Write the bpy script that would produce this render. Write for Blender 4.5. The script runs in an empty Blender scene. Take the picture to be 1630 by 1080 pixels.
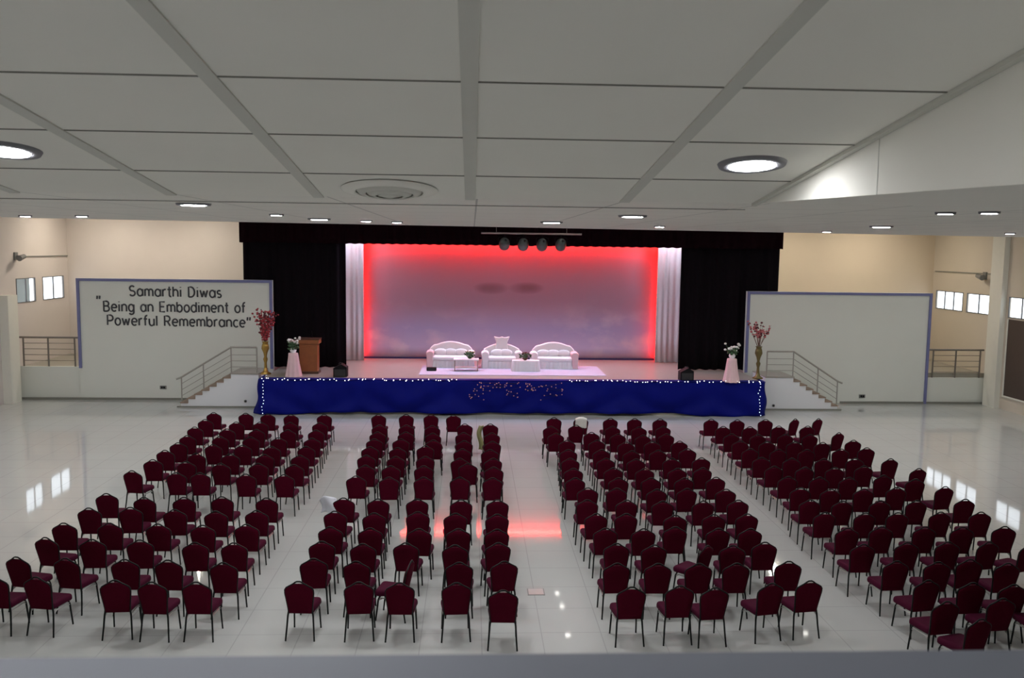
import bpy, math, random
from mathutils import Vector, Matrix
random.seed(7)
sc = bpy.context.scene
COL = sc.collection
PI = math.pi

# ------------------------------------------------------------------ camera, world, exposure
FPX, CAMH = 1400.0, 6.4
YAW, PITCH, ROLL = math.atan(65 / FPX), math.atan(144.2 / FPX), 0.013
fw = Vector((math.sin(YAW) * math.cos(PITCH), math.cos(YAW) * math.cos(PITCH), -math.sin(PITCH)))
r0 = Vector((math.cos(YAW), -math.sin(YAW), 0))
u0 = r0.cross(fw)
rt = r0 * math.cos(ROLL) + u0 * math.sin(ROLL)
up = u0 * math.cos(ROLL) - r0 * math.sin(ROLL)
CAM = Vector((0, 0, CAMH))
cd = bpy.data.cameras.new('camera')
cam = bpy.data.objects.new('camera', cd)
COL.objects.link(cam)
m3 = Matrix((rt, up, -fw)).transposed()
cam.matrix_world = Matrix.Translation(CAM) @ m3.to_4x4()
cd.sensor_width = 36
cd.lens = 36 * FPX / 1630
cd.clip_start = 0.05
cd.dof.use_dof = True
cd.dof.focus_distance = 26
cd.dof.aperture_fstop = 5.3
sc.camera = cam
sc.view_settings.view_transform = 'Standard'
sc.view_settings.look = 'None'
sc.view_settings.gamma = 1
sc.view_settings.exposure = 0.0
w = bpy.data.worlds.new('world')
sc.world = w
w.use_nodes = True
w.node_tree.nodes['Background'].inputs[0].default_value = (0.86, 0.93, 1.0, 1)
w.node_tree.nodes['Background'].inputs[1].default_value = 2.6

HALL_LAMP, PANEL_FILL, FRONT_LAMP, BALC_LAMP, NEAR_FILL, STAGE_LAMP, SIDE_LAMP, RED_LED = 14.0, 8.2, 420.0, 200.0, 235.0, 250.0, 400.0, 95.0


def ray(px, py):
    return fw * FPX + rt * (px - 815) - up * (py - 540)


def onz(px, py, z):
    d = ray(px, py)
    return CAM + d * ((z - CAMH) / d.z)


def ony(px, py, y):
    d = ray(px, py)
    return CAM + d * (y / d.y)


def onx(px, py, x):
    d = ray(px, py)
    return CAM + d * (x / d.x)


# ------------------------------------------------------------------ materials
def mat(name, col, rough=0.6, metal=0.0, emit=0.0, ecol=None, var=0.08, scale=6.0, spec=0.5, bump=0.0, bscale=60.0, trans=0.0, sheen=0.0):
    m = bpy.data.materials.new(name)
    m.use_nodes = True
    nt = m.node_tree
    b = nt.nodes['Principled BSDF']
    b.inputs['Roughness'].default_value = rough
    b.inputs['Metallic'].default_value = metal
    b.inputs['Specular IOR Level'].default_value = spec
    b.inputs['Transmission Weight'].default_value = trans
    b.inputs['Sheen Weight'].default_value = sheen
    if emit:
        b.inputs['Emission Color'].default_value = (*(ecol or col), 1)
        b.inputs['Emission Strength'].default_value = emit
    tc = nt.nodes.new('ShaderNodeTexCoord')
    n = nt.nodes.new('ShaderNodeTexNoise')
    n.inputs['Scale'].default_value = scale
    n.inputs['Detail'].default_value = 3
    nt.links.new(tc.outputs['Object'], n.inputs['Vector'])
    r = nt.nodes.new('ShaderNodeMix')
    r.data_type = 'RGBA'
    r.inputs[6].default_value = (*[c * (1 - var) for c in col], 1)
    r.inputs[7].default_value = (*[min(1, c * (1 + var)) for c in col], 1)
    nt.links.new(n.outputs['Fac'], r.inputs[0])
    nt.links.new(r.outputs[2], b.inputs['Base Color'])
    if bump:
        n2 = nt.nodes.new('ShaderNodeTexNoise')
        n2.inputs['Scale'].default_value = bscale
        nt.links.new(tc.outputs['Object'], n2.inputs['Vector'])
        bp = nt.nodes.new('ShaderNodeBump')
        bp.inputs['Strength'].default_value = bump
        bp.inputs['Distance'].default_value = 0.01
        nt.links.new(n2.outputs['Fac'], bp.inputs['Height'])
        nt.links.new(bp.outputs['Normal'], b.inputs['Normal'])
    return m


def grid_mat(name, col, line, sx, sy, ox, oy, wid, rough=0.7, spec=0.5, var=0.05):
    m = mat(name, col, rough, spec=spec, var=var, scale=0.7)
    nt = m.node_tree
    b = nt.nodes['Principled BSDF']
    base = [l.from_socket for l in nt.links if l.to_socket == b.inputs['Base Color']][0]
    tc = nt.nodes.new('ShaderNodeTexCoord')
    sp = nt.nodes.new('ShaderNodeSeparateXYZ')
    nt.links.new(tc.outputs['Object'], sp.inputs[0])

    def M(op, a, b2):
        n = nt.nodes.new('ShaderNodeMath')
        n.operation = op
        for i, v in enumerate((a, b2)):
            if isinstance(v, (int, float)):
                n.inputs[i].default_value = v
            else:
                nt.links.new(v, n.inputs[i])
        return n.outputs[0]
    masks = []
    for ax, s, o in (('X', sx, ox), ('Y', sy, oy)):
        f = M('FRACT', M('DIVIDE', M('SUBTRACT', sp.outputs[ax], o), s), 0)
        masks.append(M('LESS_THAN', f, wid / s))
    mk = M('MAXIMUM', masks[0], masks[1])
    mx = nt.nodes.new('ShaderNodeMix')
    mx.data_type = 'RGBA'
    nt.links.new(mk, mx.inputs[0])
    nt.links.new(base, mx.inputs[6])
    mx.inputs[7].default_value = (*line, 1)
    nt.links.new(mx.outputs[2], b.inputs['Base Color'])
    return m


# ------------------------------------------------------------------ mesh builder
class MB:
    def __init__(s):
        s.v, s.f, s.sm = [], [], []

    def add(s, vs, fs, smooth=False):
        o = len(s.v)
        s.v += [tuple(v) for v in vs]
        s.f += [tuple(i + o for i in f) for f in fs]
        s.sm += [smooth] * len(fs)

    def box(s, x0, x1, y0, y1, z0, z1):
        vs = [(x, y, z) for z in (z0, z1) for y in (y0, y1) for x in (x0, x1)]
        s.add(vs, [(0, 2, 3, 1), (4, 5, 7, 6), (0, 1, 5, 4), (2, 6, 7, 3), (0, 4, 6, 2), (1, 3, 7, 5)])

    def bbox(s, x0, x1, y0, y1, z0, z1, b):
        """box whose upper and lower rims are rounded (cushion like)"""
        rings = []
        for z, k in ((z0, b), (z0 + b * .3, b * .3), (z0 + b, 0), (z1 - b, 0), (z1 - b * .3, b * .3), (z1, b)):
            pts = []
            rad = b * 1.5
            for cx, cy, a in ((x1 - rad, y1 - rad, 0), (x0 + rad, y1 - rad, 90), (x0 + rad, y0 + rad, 180), (x1 - rad, y0 + rad, 270)):
                for t in (0, 30, 60, 90):
                    an = math.radians(a + t)
                    pts.append((cx + (rad - k) * math.cos(an), cy + (rad - k) * math.sin(an), z))
            rings.append(pts)
        s.loft(rings, True, True)

    def loft(s, rings, cap=True, smooth=True, closed=True):
        n = len(rings[0])
        vs = [p for r in rings for p in r]
        fs = []
        for i in range(len(rings) - 1):
            for j in range(n if closed else n - 1):
                k = (j + 1) % n
                fs.append((i * n + j, i * n + k, (i + 1) * n + k, (i + 1) * n + j))
        s.add(vs, fs, smooth)
        if cap and closed:
            s.add(rings[0], [tuple(range(n))[::-1]])
            s.add(rings[-1], [tuple(range(n))])

    def tube(s, pts, r, n=8, cap=True):
        pts = [Vector(p) for p in pts]
        rs = r if isinstance(r, (list, tuple)) else [r] * len(pts)
        rings = []
        ref = None
        for i, p in enumerate(pts):
            t = (pts[min(i + 1, len(pts) - 1)] - pts[max(i - 1, 0)]).normalized()
            if ref is None:
                ref = Vector((0, 0, 1)) if abs(t.z) < .9 else Vector((1, 0, 0))
            a = t.cross(ref)
            if a.length < 1e-5:
                a = t.cross(Vector((0, 1, 0)))
            a.normalize()
            b = a.cross(t)
            ref = b
            rings.append([p + (a * math.cos(2 * PI * k / n) + b * math.sin(2 * PI * k / n)) * rs[i] for k in range(n)])
        s.loft(rings, cap, True)

    def lathe(s, prof, c=(0, 0, 0), n=20, cap=True):
        rings = [[(c[0] + r * math.cos(2 * PI * k / n), c[1] + r * math.sin(2 * PI * k / n), c[2] + z) for k in range(n)] for r, z in prof]
        s.loft(rings, cap, True)

    def prism(s, pts, y0, y1):
        """outline of (x, z) points pushed along y"""
        n = len(pts)
        vs = [(x, y0, z) for x, z in pts] + [(x, y1, z) for x, z in pts]
        fs = [tuple(range(n)), tuple(range(n, 2 * n))[::-1]] + [(i, i + n, (i + 1) % n + n, (i + 1) % n) for i in range(n)]
        s.add(vs, fs)

    def ball(s, c, r, sx=1, sy=1, sz=1, n=8, m=6):
        prof = [(max(1e-4, math.sin(PI * i / m)) * r, -math.cos(PI * i / m) * r) for i in range(m + 1)]
        rings = [[(c[0] + q * math.cos(2 * PI * k / n) * sx, c[1] + q * math.sin(2 * PI * k / n) * sy, c[2] + z * sz) for k in range(n)] for q, z in prof]
        s.loft(rings, True, True)

    def grid(s, fn, nu, nv, smooth=True):
        vs = [fn(i / nu, j / nv) for j in range(nv + 1) for i in range(nu + 1)]
        fs = [(j * (nu + 1) + i, j * (nu + 1) + i + 1, (j + 1) * (nu + 1) + i + 1, (j + 1) * (nu + 1) + i) for j in range(nv) for i in range(nu)]
        s.add(vs, fs, smooth)

    def build(s, name, m, parent=None, solid=0.0):
        me = bpy.data.meshes.new(name)
        me.from_pydata(s.v, [], s.f)
        me.polygons.foreach_set('use_smooth', s.sm)
        me.update()
        me.materials.append(m)
        o = bpy.data.objects.new(name, me)
        COL.objects.link(o)
        if parent:
            o.parent = parent
        if solid:
            md = o.modifiers.new('thickness', 'SOLIDIFY')
            md.thickness = solid
            md.offset = 0
        return o


def tag(o, label, cat, group=None, kind=None):
    if label:
        o['label'] = label
    if cat:
        o['category'] = cat
    if group:
        o['group'] = group
    if kind:
        o['kind'] = kind
    return o


def empty(name, loc, label, cat, group=None, rz=0):
    o = bpy.data.objects.new(name, None)
    o.empty_display_size = 0.2
    COL.objects.link(o)
    o.location = loc
    o.rotation_euler = (0, 0, rz)
    return tag(o, label, cat, group)


def struct(name, mb, m, label=None, cat=None):
    o = mb.build(name, m)
    o['kind'] = 'structure'
    if label:
        tag(o, label, cat)
    return o


# ------------------------------------------------------------------ palette
M = {}
M['floor'] = grid_mat('polished_floor_tile', (.485, .495, .475), (.395, .40, .385), 1.0, 1.0, .2, .1, .018, rough=.045, spec=.5, var=.04)
M['ceil_slope'] = mat('ceiling_board', (.88, .87, .80), .9, var=.03, scale=1.2)
M['ceil_flat'] = grid_mat('ceiling_board_grid', (.88, .87, .80), (.5, .5, .46), 1.4, 1.18, .03, .0, .02, rough=.6, var=.03)
M['ceil_bar'] = mat('ceiling_bar', (.64, .64, .58), .6, var=.03)
M['ceil_gap'] = mat('ceiling_joint', (.25, .25, .22), .8)
M['hall_ceil'] = grid_mat('hall_ceiling_board', (.72, .72, .68), (.45, .45, .42), 1.2, 1.2, 0, 0, .02, rough=.8)
M['cream'] = mat('cream_wall_paint', (.66, .56, .43), .75, var=.04, scale=.8)
M['creamL'] = mat('pale_pink_wall_paint', (.66, .60, .56), .75, var=.05, scale=.8)
M['creamR'] = mat('side_wall_paint', (.62, .55, .45), .75, var=.04, scale=.8)
M['screen'] = mat('pale_grey_green_paint', (.72, .74, .68), .75, var=.03, scale=.8)
M['white_wall'] = mat('white_wall_paint', (.74, .75, .77), .7, var=.03, scale=.8)
M['blue_trim'] = mat('periwinkle_trim', (.17, .18, .36), .5)
M['pillar'] = mat('pillar_paint', (.74, .73, .65), .7, var=.03)
M['deck'] = mat('beige_stage_floor', (.32, .30, .25), .35, var=.08, scale=3)
M['step'] = mat('brown_step_stone', (.30, .21, .15), .5)
M['skirting'] = mat('grey_skirting', (.22, .22, .19), .6)
M['stair_rail'] = mat('pale_steel_rail', (.36, .35, .31), .45, metal=.3)
M['dark'] = mat('dark_gap', (.03, .03, .03), .9)
M['black_cloth'] = mat('black_velour', (.006, .004, .006), .95, spec=.1, var=.3)
M['maroon_cloth'] = mat('dark_maroon_velour', (.009, .0022, .004), .95, spec=.05, var=.3)
M['drape'] = mat('white_voile', (.80, .78, .80), .8, var=.03)
M['blue_satin'] = mat('royal_blue_satin', (.003, .006, .15), .55, var=.15, scale=1.5, spec=.06)
M['steel'] = mat('brushed_steel', (.42, .38, .34), .35, metal=.9)
M['rail'] = mat('dull_steel_rail', (.22, .20, .18), .4, metal=.6)
M['wood'] = mat('brown_lectern_wood', (.26, .085, .024), .45, var=.25, scale=4)
M['wood2'] = mat('dark_brown_wood', (.07, .03, .015), .4, var=.2)
M['gold'] = mat('gold_vase', (.42, .27, .07), .3, metal=.8)
M['brass'] = mat('dark_olive_brass', (.16, .13, .05), .4, metal=.6)
M['red_flower'] = mat('red_blossom', (.38, .03, .045), .6, var=.35, scale=20)
M['pink_flower'] = mat('pink_blossom', (.50, .13, .14), .6, var=.35, scale=20)
M['dark_flower'] = mat('dark_red_blossom', (.10, .012, .02), .6, var=.35, scale=20)
M['twig'] = mat('brown_twig', (.12, .05, .03), .8)
M['white_flower'] = mat('white_flower', (.75, .76, .72), .6)
M['leaf'] = mat('green_leaf', (.04, .10, .04), .5, var=.3, scale=15)
M['pink_cloth_and_light'] = mat('pink_satin_and_red_light', (.72, .50, .52), .5, var=.05)  # cloth of the flower stands, also red light put into the sofa arms
M['white_cloth'] = mat('white_sofa_cover', (.78, .77, .78), .75, var=.03, bump=.15, bscale=14)
M['carpet'] = mat('white_carpet', (.46, .48, .60), .95, var=.03, bump=.2)
M['maroon'] = mat('maroon_upholstery', (.064, .0017, .011), .85, var=.18, scale=30, spec=.05)
M['maroon_seat'] = mat('maroon_seat_fabric', (.052, .003, .017), .8, var=.18, scale=30, spec=.1)
M['chair_metal'] = mat('dark_chair_frame', (.006, .008, .0075), .5, spec=.2)
M['bracket'] = mat('silver_bracket', (.5, .5, .48), .3, metal=.9)
M['black'] = mat('black_plastic', (.006, .006, .007), .6, spec=.15)
M['can'] = mat('grey_green_lamp_can', (.085, .11, .10), .4, metal=.4)
M['lens'] = mat('dark_lens', (.01, .012, .015), .15)
M['grey'] = mat('dark_grey_letter', (.05, .052, .058), .6)
M['frame'] = mat('window_frame_alu', (.12, .12, .12), .5)
M['brown_board'] = mat('brown_board', (.065, .042, .033), .6, var=.1)
M['parapet'] = mat('blue_grey_parapet', (.17, .18, .215), .6, var=.04, spec=.2)
M['fan'] = mat('grey_plastic', (.20, .20, .19), .5)
M['paper'] = mat('white_paper', (.72, .74, .80), .8)
M['coverlet'] = mat('white_chair_cap', (.78, .77, .72), .8)
M['olive'] = mat('olive_cloth', (.24, .23, .10), .85)
M['lamp_ring'] = mat('dark_lamp_ring', (.20, .20, .22), .5)
M['hall_lamp'] = mat('hall_lamp_glow', (1, 1, 1), .5, emit=HALL_LAMP, ecol=(1, .97, .90), var=0)
M['panel_fill'] = mat('panel_fill_glow', (1, 1, 1), .5, emit=PANEL_FILL, ecol=(.97, .985, 1), var=0)
M['balc_lamp'] = mat('balcony_lamp_glow', (1, 1, 1), .5, emit=BALC_LAMP, ecol=(.97, .97, 1), var=0)
M['front_lamp'] = mat('front_lamp_glow', (1, 1, 1), .5, emit=FRONT_LAMP, ecol=(.97, .97, 1), var=0)
M['slope_lamp'] = mat('slope_lamp_glow', (1, 1, 1), .5, emit=BALC_LAMP * .3, ecol=(.97, .97, 1), var=0)
M['near_fill'] = mat('near_fill_glow', (1, 1, 1), .5, emit=NEAR_FILL, ecol=(.97, .97, 1), var=0)
M['stage_lamp'] = mat('stage_lamp_glow', (1, 1, 1), .5, emit=STAGE_LAMP, ecol=(.78, .74, 1.0), var=0)
M['side_lamp'] = mat('side_lamp_glow', (1, 1, 1), .5, emit=SIDE_LAMP, ecol=(1, .89, .74), var=0)
M['red_led'] = mat('red_led_glow', (1, .1, .1), .5, emit=RED_LED, ecol=(1, .018, .012), var=0)
M['red_side'] = mat('red_led_side_glow', (1, .1, .1), .5, emit=RED_LED * .16, ecol=(1, .018, .012), var=0)
M['drape_fill'] = mat('drape_fill_glow', (1, 1, 1), .5, emit=STAGE_LAMP * .8, ecol=(.88, .84, 1.0), var=0)
M['bulb'] = mat('white_bulb', (1, 1, 1), .5, emit=2.4, ecol=(.95, .97, 1), var=0)
M['bulb_blue'] = mat('blue_white_bulb', (1, 1, 1), .5, emit=1.6, ecol=(.6, .7, 1), var=0)
M['bulb_red'] = mat('warm_red_bulb', (.3, .15, .16), .5, emit=.2, ecol=(.9, .38, .36), var=0)
M['navy'] = mat('navy_border_cloth', (.02, .02, .09), .8)

gl = bpy.data.materials.new('window_glass')
gl.use_nodes = True
nt = gl.node_tree
nt.nodes.remove(nt.nodes['Principled BSDF'])
tr = nt.nodes.new('ShaderNodeBsdfTransparent')
gs = nt.nodes.new('ShaderNodeBsdfGlossy')
gs.inputs['Roughness'].default_value = .03
mx = nt.nodes.new('ShaderNodeMixShader')
mx.inputs[0].default_value = .06
nt.links.new(tr.outputs[0], mx.inputs[1])
nt.links.new(gs.outputs[0], mx.inputs[2])
nt.links.new(mx.outputs[0], nt.nodes['Material Output'].inputs[0])
M['glass'] = gl

nt = M['drape'].node_tree
tl_ = nt.nodes.new('ShaderNodeBsdfTranslucent')
tl_.inputs[0].default_value = (.8, .78, .8, 1)
mxs = nt.nodes.new('ShaderNodeMixShader')
mxs.inputs[0].default_value = .28
nt.links.new(nt.nodes['Principled BSDF'].outputs[0], mxs.inputs[1])
nt.links.new(tl_.outputs[0], mxs.inputs[2])
nt.links.new(mxs.outputs[0], nt.nodes['Material Output'].inputs[0])

# printed backdrop: pale lilac sky, bluish lower band, white clouds and two faint dark smudges
bk = mat('printed_sky_backdrop', (.46, .41, .49), .8, var=.05, scale=.5)
nt = bk.node_tree
b = nt.nodes['Principled BSDF']
tc = nt.nodes.new('ShaderNodeTexCoord')
sp = nt.nodes.new('ShaderNodeSeparateXYZ')
nt.links.new(tc.outputs['Object'], sp.inputs[0])
rp = nt.nodes.new('ShaderNodeValToRGB')
mr = nt.nodes.new('ShaderNodeMapRange')
mr.inputs[1].default_value = 1.3
mr.inputs[2].default_value = 6.6
nt.links.new(sp.outputs['Z'], mr.inputs[0])
nt.links.new(mr.outputs[0], rp.inputs[0])
els = rp.color_ramp.elements
els[0].position, els[0].color = 0, (.44, .40, .54, 1)
els[1].position, els[1].color = 1, (.27, .24, .28, 1)
for p, c in ((.10, (.42, .39, .55)), (.27, (.31, .32, .50)), (.42, (.33, .29, .40))):
    e = els.new(p)
    e.color = (*c, 1)
nz = nt.nodes.new('ShaderNodeTexNoise')
nz.inputs['Scale'].default_value = .75
nz.inputs['Detail'].default_value = 5
mp = nt.nodes.new('ShaderNodeMapping')
mp.inputs['Scale'].default_value = (1, 1, 1.5)
nt.links.new(tc.outputs['Object'], mp.inputs[0])
nt.links.new(mp.outputs[0], nz.inputs['Vector'])
cr = nt.nodes.new('ShaderNodeValToRGB')
cr.color_ramp.elements[0].position = .50
cr.color_ramp.elements[1].position = .72
nt.links.new(nz.outputs['Fac'], cr.inputs[0])


def mnode(op, a, b2):
    n = nt.nodes.new('ShaderNodeMath')
    n.operation = op
    for i, v in enumerate((a, b2)):
        if isinstance(v, (int, float)):
            n.inputs[i].default_value = v
        else:
            nt.links.new(v, n.inputs[i])
    return n.outputs[0]


lowm = nt.nodes.new('ShaderNodeMapRange')
lowm.inputs[1].default_value, lowm.inputs[2].default_value = 4.3, 1.8
nt.links.new(sp.outputs['Z'], lowm.inputs[0])
side = mnode('MULTIPLY', mnode('ABSOLUTE', mnode('SUBTRACT', sp.outputs['X'], 1.6), 0), .2)
cm = mnode('MULTIPLY', mnode('MULTIPLY', cr.outputs[0], lowm.outputs[0]), mnode('MINIMUM', side, 1.0))
m1 = nt.nodes.new('ShaderNodeMix')
m1.data_type = 'RGBA'
nt.links.new(cm, m1.inputs[0])
nt.links.new(rp.outputs[0], m1.inputs[6])
m1.inputs[7].default_value = (.60, .53, .58, 1)
prev = m1.outputs[2]
for ex in (782, 838):
    c = ony(ex, 459, 40.1)
    dx = mnode('DIVIDE', mnode('SUBTRACT', sp.outputs['X'], c.x), .85)
    dz = mnode('DIVIDE', mnode('SUBTRACT', sp.outputs['Z'], c.z), .30)
    d2 = mnode('ADD', mnode('MULTIPLY', dx, dx), mnode('MULTIPLY', dz, dz))
    fall = mnode('MAXIMUM', mnode('SUBTRACT', 1.0, d2), 0.0)
    fall = mnode('MULTIPLY', mnode('MULTIPLY', fall, mnode('ADD', nz.outputs['Fac'], .3)), .75)
    m2 = nt.nodes.new('ShaderNodeMix')
    m2.data_type = 'RGBA'
    nt.links.new(fall, m2.inputs[0])
    nt.links.new(prev, m2.inputs[6])
    m2.inputs[7].default_value = (.12, .08, .10, 1)
    prev = m2.outputs[2]
nt.links.new(prev, b.inputs['Base Color'])
M['backdrop'] = bk

# ------------------------------------------------------------------ hall shell
XL, XR, YB, HC = -18.5, 22.1, 41.3, 8.2      # side walls, back wall, hall ceiling
YP = 36.5                                    # plane of the screens and curtains
DECK = 1.33
mb = MB(); mb.box(XL - .3, XR + .3, -8, YB + .3, -.2, 0)
struct('floor', mb, M['floor'])
mb = MB(); mb.box(XL - .3, XR + .3, 12, YB + .3, HC, HC + .2)
struct('ceiling', mb, M['hall_ceil'])


def holed_wall(name, axis, pos, th, u0_, u1_, z0, z1, holes, m):
    us = sorted({u0_, u1_, *[h[0] for h in holes], *[h[1] for h in holes]})
    zs = sorted({z0, z1, *[h[2] for h in holes], *[h[3] for h in holes]})
    mb = MB()
    for i in range(len(us) - 1):
        for j in range(len(zs) - 1):
            uc, zc = (us[i] + us[i + 1]) / 2, (zs[j] + zs[j + 1]) / 2
            if any(h[0] < uc < h[1] and h[2] < zc < h[3] for h in holes):
                continue
            a = sorted((pos, pos + th))
            mb.box(a[0], a[1], us[i], us[i + 1], zs[j], zs[j + 1])
    return struct(name, mb, m)


def win_rect(px0, py0, px1, py1, X):
    a, c = onx(px0, py0, X), onx(px1, py1, X)
    return [min(a.y, c.y), max(a.y, c.y), min(a.z, c.z), max(a.z, c.z)]


right_w = [win_rect(1491, 461, 1532, 496, XR), win_rect(1540, 468, 1577, 503, XR)]
zlo = sum(h[2] for h in right_w) / 2
zhi = sum(h[3] for h in right_w) / 2
left_w = [win_rect(25, 446, 57, 480, XL), win_rect(67, 439, 102, 474, XL)]
zlo2 = sum(h[2] for h in left_w) / 2
zhi2 = sum(h[3] for h in left_w) / 2
for h in right_w:
    h[2], h[3] = zlo, zhi
for h in left_w:
    h[2], h[3] = zlo2, zhi2
y3 = onx(1606, 490, XR).y
for k in range(4):
    right_w.append([y3 - 1.75 - 2.3 * k, y3 - 2.3 * k, zlo, zhi])
    left_w.append([33.5 - 1.75 - 2.3 * k, 33.5 - 2.3 * k, zlo2, zhi2])
holed_wall('wall_right', 'x', XR, .09, -8, YB, 0, HC, right_w, M['creamR'])
holed_wall('wall_left', 'x', XL, -.09, -8, YB, 0, HC, left_w, M['creamL'])
wn = 0
for X, ws in ((XR, right_w), (XL, left_w)):
    for h in ws:
        wn += 1
        fr_ = MB()
        xa, xb = (X - .02, X + .03) if X > 0 else (X - .03, X + .02)
        t = .035
        fr_.box(xa, xb, h[0], h[1], h[2], h[2] + t)
        fr_.box(xa, xb, h[0], h[1], h[3] - t, h[3])
        for k in range(4 if (h[1] - h[0]) > 2 else 3):
            n_ = 3 if (h[1] - h[0]) > 2 else 2
            yy = h[0] + (h[1] - h[0] - t) * k / n_
            fr_.box(xa, xb, yy, yy + t, h[2] + t, h[3] - t)
        f = struct('window_%d' % wn, fr_, M['frame'])
        g = MB()
        xm = (xa + xb) / 2
        g.box(xm - .006, xm + .006, h[0] + t, h[1] - t, h[2] + t, h[3] - t)
        g.build('pane', M['glass'], f)
        if X < 0 and wn in (7, 8):
            pass

# neighbouring block seen through the left windows
nb = empty('neighbouring_building', (XL - 9, 40, 0), 'grey building outside, seen through the two left windows above the railing', 'building')
mb = MB(); mb.box(-2, 2, -12, 12, 0, 5.05)
mb.build('wall', mat('outdoor_grey_wall', (.10, .11, .10), .9, var=.4, scale=.8), nb)
mb = MB(); mb.box(-2.4, 2.4, -12.4, 12.4, 5.05, 5.25)
mb.build('roof', mat('outdoor_roof', (.06, .06, .06), .9), nb)

mb = MB(); mb.box(XL, 1.6, YB, YB + .3, 0, HC)
struct('wall_back_left', mb, M['creamL'])
mb = MB(); mb.box(1.6, XR, YB, YB + .3, 0, HC)
struct('wall_back_right', mb, M['cream'])
# raised side-stage platforms behind the low walls
for nm, x0, x1, px in (('left', XL, -8.6, 0), ('right', 11.8, XR, 0)):
    mb = MB(); mb.box(x0, x1, YP + .12, YB, 0, DECK - .02)
    struct('floor_side_stage_' + nm, mb, M['deck'])

# pillars
for nm, px0, px1, yb in (('left', -40, 19, 35.3), ('right', 1583, 1600, 35.4)):
    a, c = ony(px0, 630, yb), ony(px1, 630, yb)
    mb = MB()
    if nm == 'left':
        mb.box(XL, c.x, yb, yb + .75, 0, 4.3)
    else:
        mb.box(a.x, XR, yb, yb + .85, 0, HC)
    struct('pillar_' + nm, mb, M['pillar'])

# low walls and screens in one plane
lw0, lw1 = ony(30, 600, YP).x, ony(124, 600, YP).x
mb = MB(); mb.box(XL, ony(130, 600, YP).x, YP - .02, YP + .12, 0, DECK + .02)
struct('wall_low_left', mb, M['screen'])
mb = MB(); mb.box(ony(1474, 620, YP).x, XR, YP - .02, YP + .12, 0, ony(1530, 602, YP).z)
struct('wall_low_right', mb, M['screen'])


def screen(nm, pxa, pxb, pya, pyb, label, right_low):
    tl, tr_ = ony(pxa, pya, YP), ony(pxb, pyb, YP)
    zt = (tl.z + tr_.z) / 2
    x0, x1 = tl.x, tr_.x
    r = empty('partition_screen', ((x0 + x1) / 2, YP, 0), label, 'partition', 'partition screens beside the stage')
    hw = (x1 - x0) / 2
    mb = MB(); mb.box(-hw, hw, -.1, .1, 0, zt)
    mb.build('panel', M['screen'], r)
    t = .11
    mb = MB(); mb.box(-hw, hw, -.16, -.1, zt - t, zt)
    tp = mb.build('trim', M['blue_trim'], r)
    mb = MB(); mb.box(-hw, -hw + t, -.16, -.1, DECK - .02, zt - t)
    mb.build('trim', M['blue_trim'], r)
    mb = MB(); mb.box(hw - t, hw, -.16, -.1, DECK if not right_low else 0.0, zt - t)
    mb.build('trim', M['blue_trim'], r)
    return r, x0, x1, zt


sl = screen('left', 123, 434, 442, 447, 'large pale partition screen with blue edging and dark lettering', False)
sr = screen('right', 1189, 1482, 462, 469, 'large blank pale partition screen with blue edging', True)

for nm, x0, x1 in (('left', XL, ony(300, 640, YP).x), ('right', ony(1335, 640, YP).x, XR)):
    mb = MB(); mb.box(x0, x1, YP - .14, YP - .1, 0, .09)
    struct('baseboard_' + nm, mb, M['skirting'])

# sockets on the walls
for px, py, yp, lb in ((260, 617, YP - .1, 'small dark socket box low on the lettered partition'), (1372, 631, YP - .1, 'small dark socket box low on the blank partition')):
    c = ony(px, py, yp)
    r = empty('wall_socket', c, lb, 'socket', 'wall sockets')
    mb = MB(); mb.box(-.13, .13, -.03, 0, -.07, .07); mb.build('plate', M['fan'], r)
    mb = MB(); mb.box(-.08, -.01, -.045, -.03, -.04, .04); mb.box(.01, .08, -.045, -.03, -.04, .04); mb.build('outlet', M['black'], r)

# ------------------------------------------------------------------ stage box, curtains, backdrop
YS = 33.5
SX0, SX1 = ony(414, 630, YS).x, ony(1215, 635, YS).x
mb = MB(); mb.box(SX0 + .05, SX1 - .05, YS + .05, YB, 0, DECK)
struct('floor_stage', mb, M['deck'])
# unseen stage house, black masks added to hold the red light in
cl0, cl1 = ony(386, 500, YP).x, ony(549, 500, YP).x
cr0, cr1 = ony(1084, 500, YP).x, ony(1241, 500, YP).x
mb = MB()
mb.box(cl0 + .1, cl0 + .25, YP + .5, YB, DECK, HC)
struct('wall_mask_left', mb, M['black_cloth'])
mb = MB()
mb.box(cr1 - .25, cr1 - .1, YP + .5, YB, DECK, HC)
struct('wall_mask_right', mb, M['black_cloth'])
mb = MB(); mb.box(cl0 + .1, cr1 - .1, YB - .25, YB, DECK, HC)
struct('wall_stage_back', mb, M['black_cloth'])
mb = MB(); mb.box(cl0 + .1, cr1 - .1, YP + .5, YB, 7.55, 7.65)
struct('ceiling_mask', mb, M['black_cloth'])


def curtain(name, x0, x1, y, z0, z1, amp, wave, m, label, cat, group=None, seed=0):
    rnd = random.Random(seed)
    ph = [rnd.uniform(0, 6) for _ in range(4)]
    n = max(12, int((x1 - x0) / wave * 8))

    def fn(u, v):
        x = x0 + (x1 - x0) * u
        k = 2 * PI * x / wave
        d = math.sin(k + .5 * math.sin(k * .37 + ph[0])) * .6 + .4 * math.sin(k * .53 + ph[1])
        return (x, y + amp * d * (1.1 - .3 * v), z0 + (z1 - z0) * v + (.012 * math.sin(k + ph[2]) if v == 0 else 0))
    mb = MB()
    mb.grid(fn, n, 6)
    return tag(mb.build(name, m, None, .012), label, cat, group)


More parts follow.
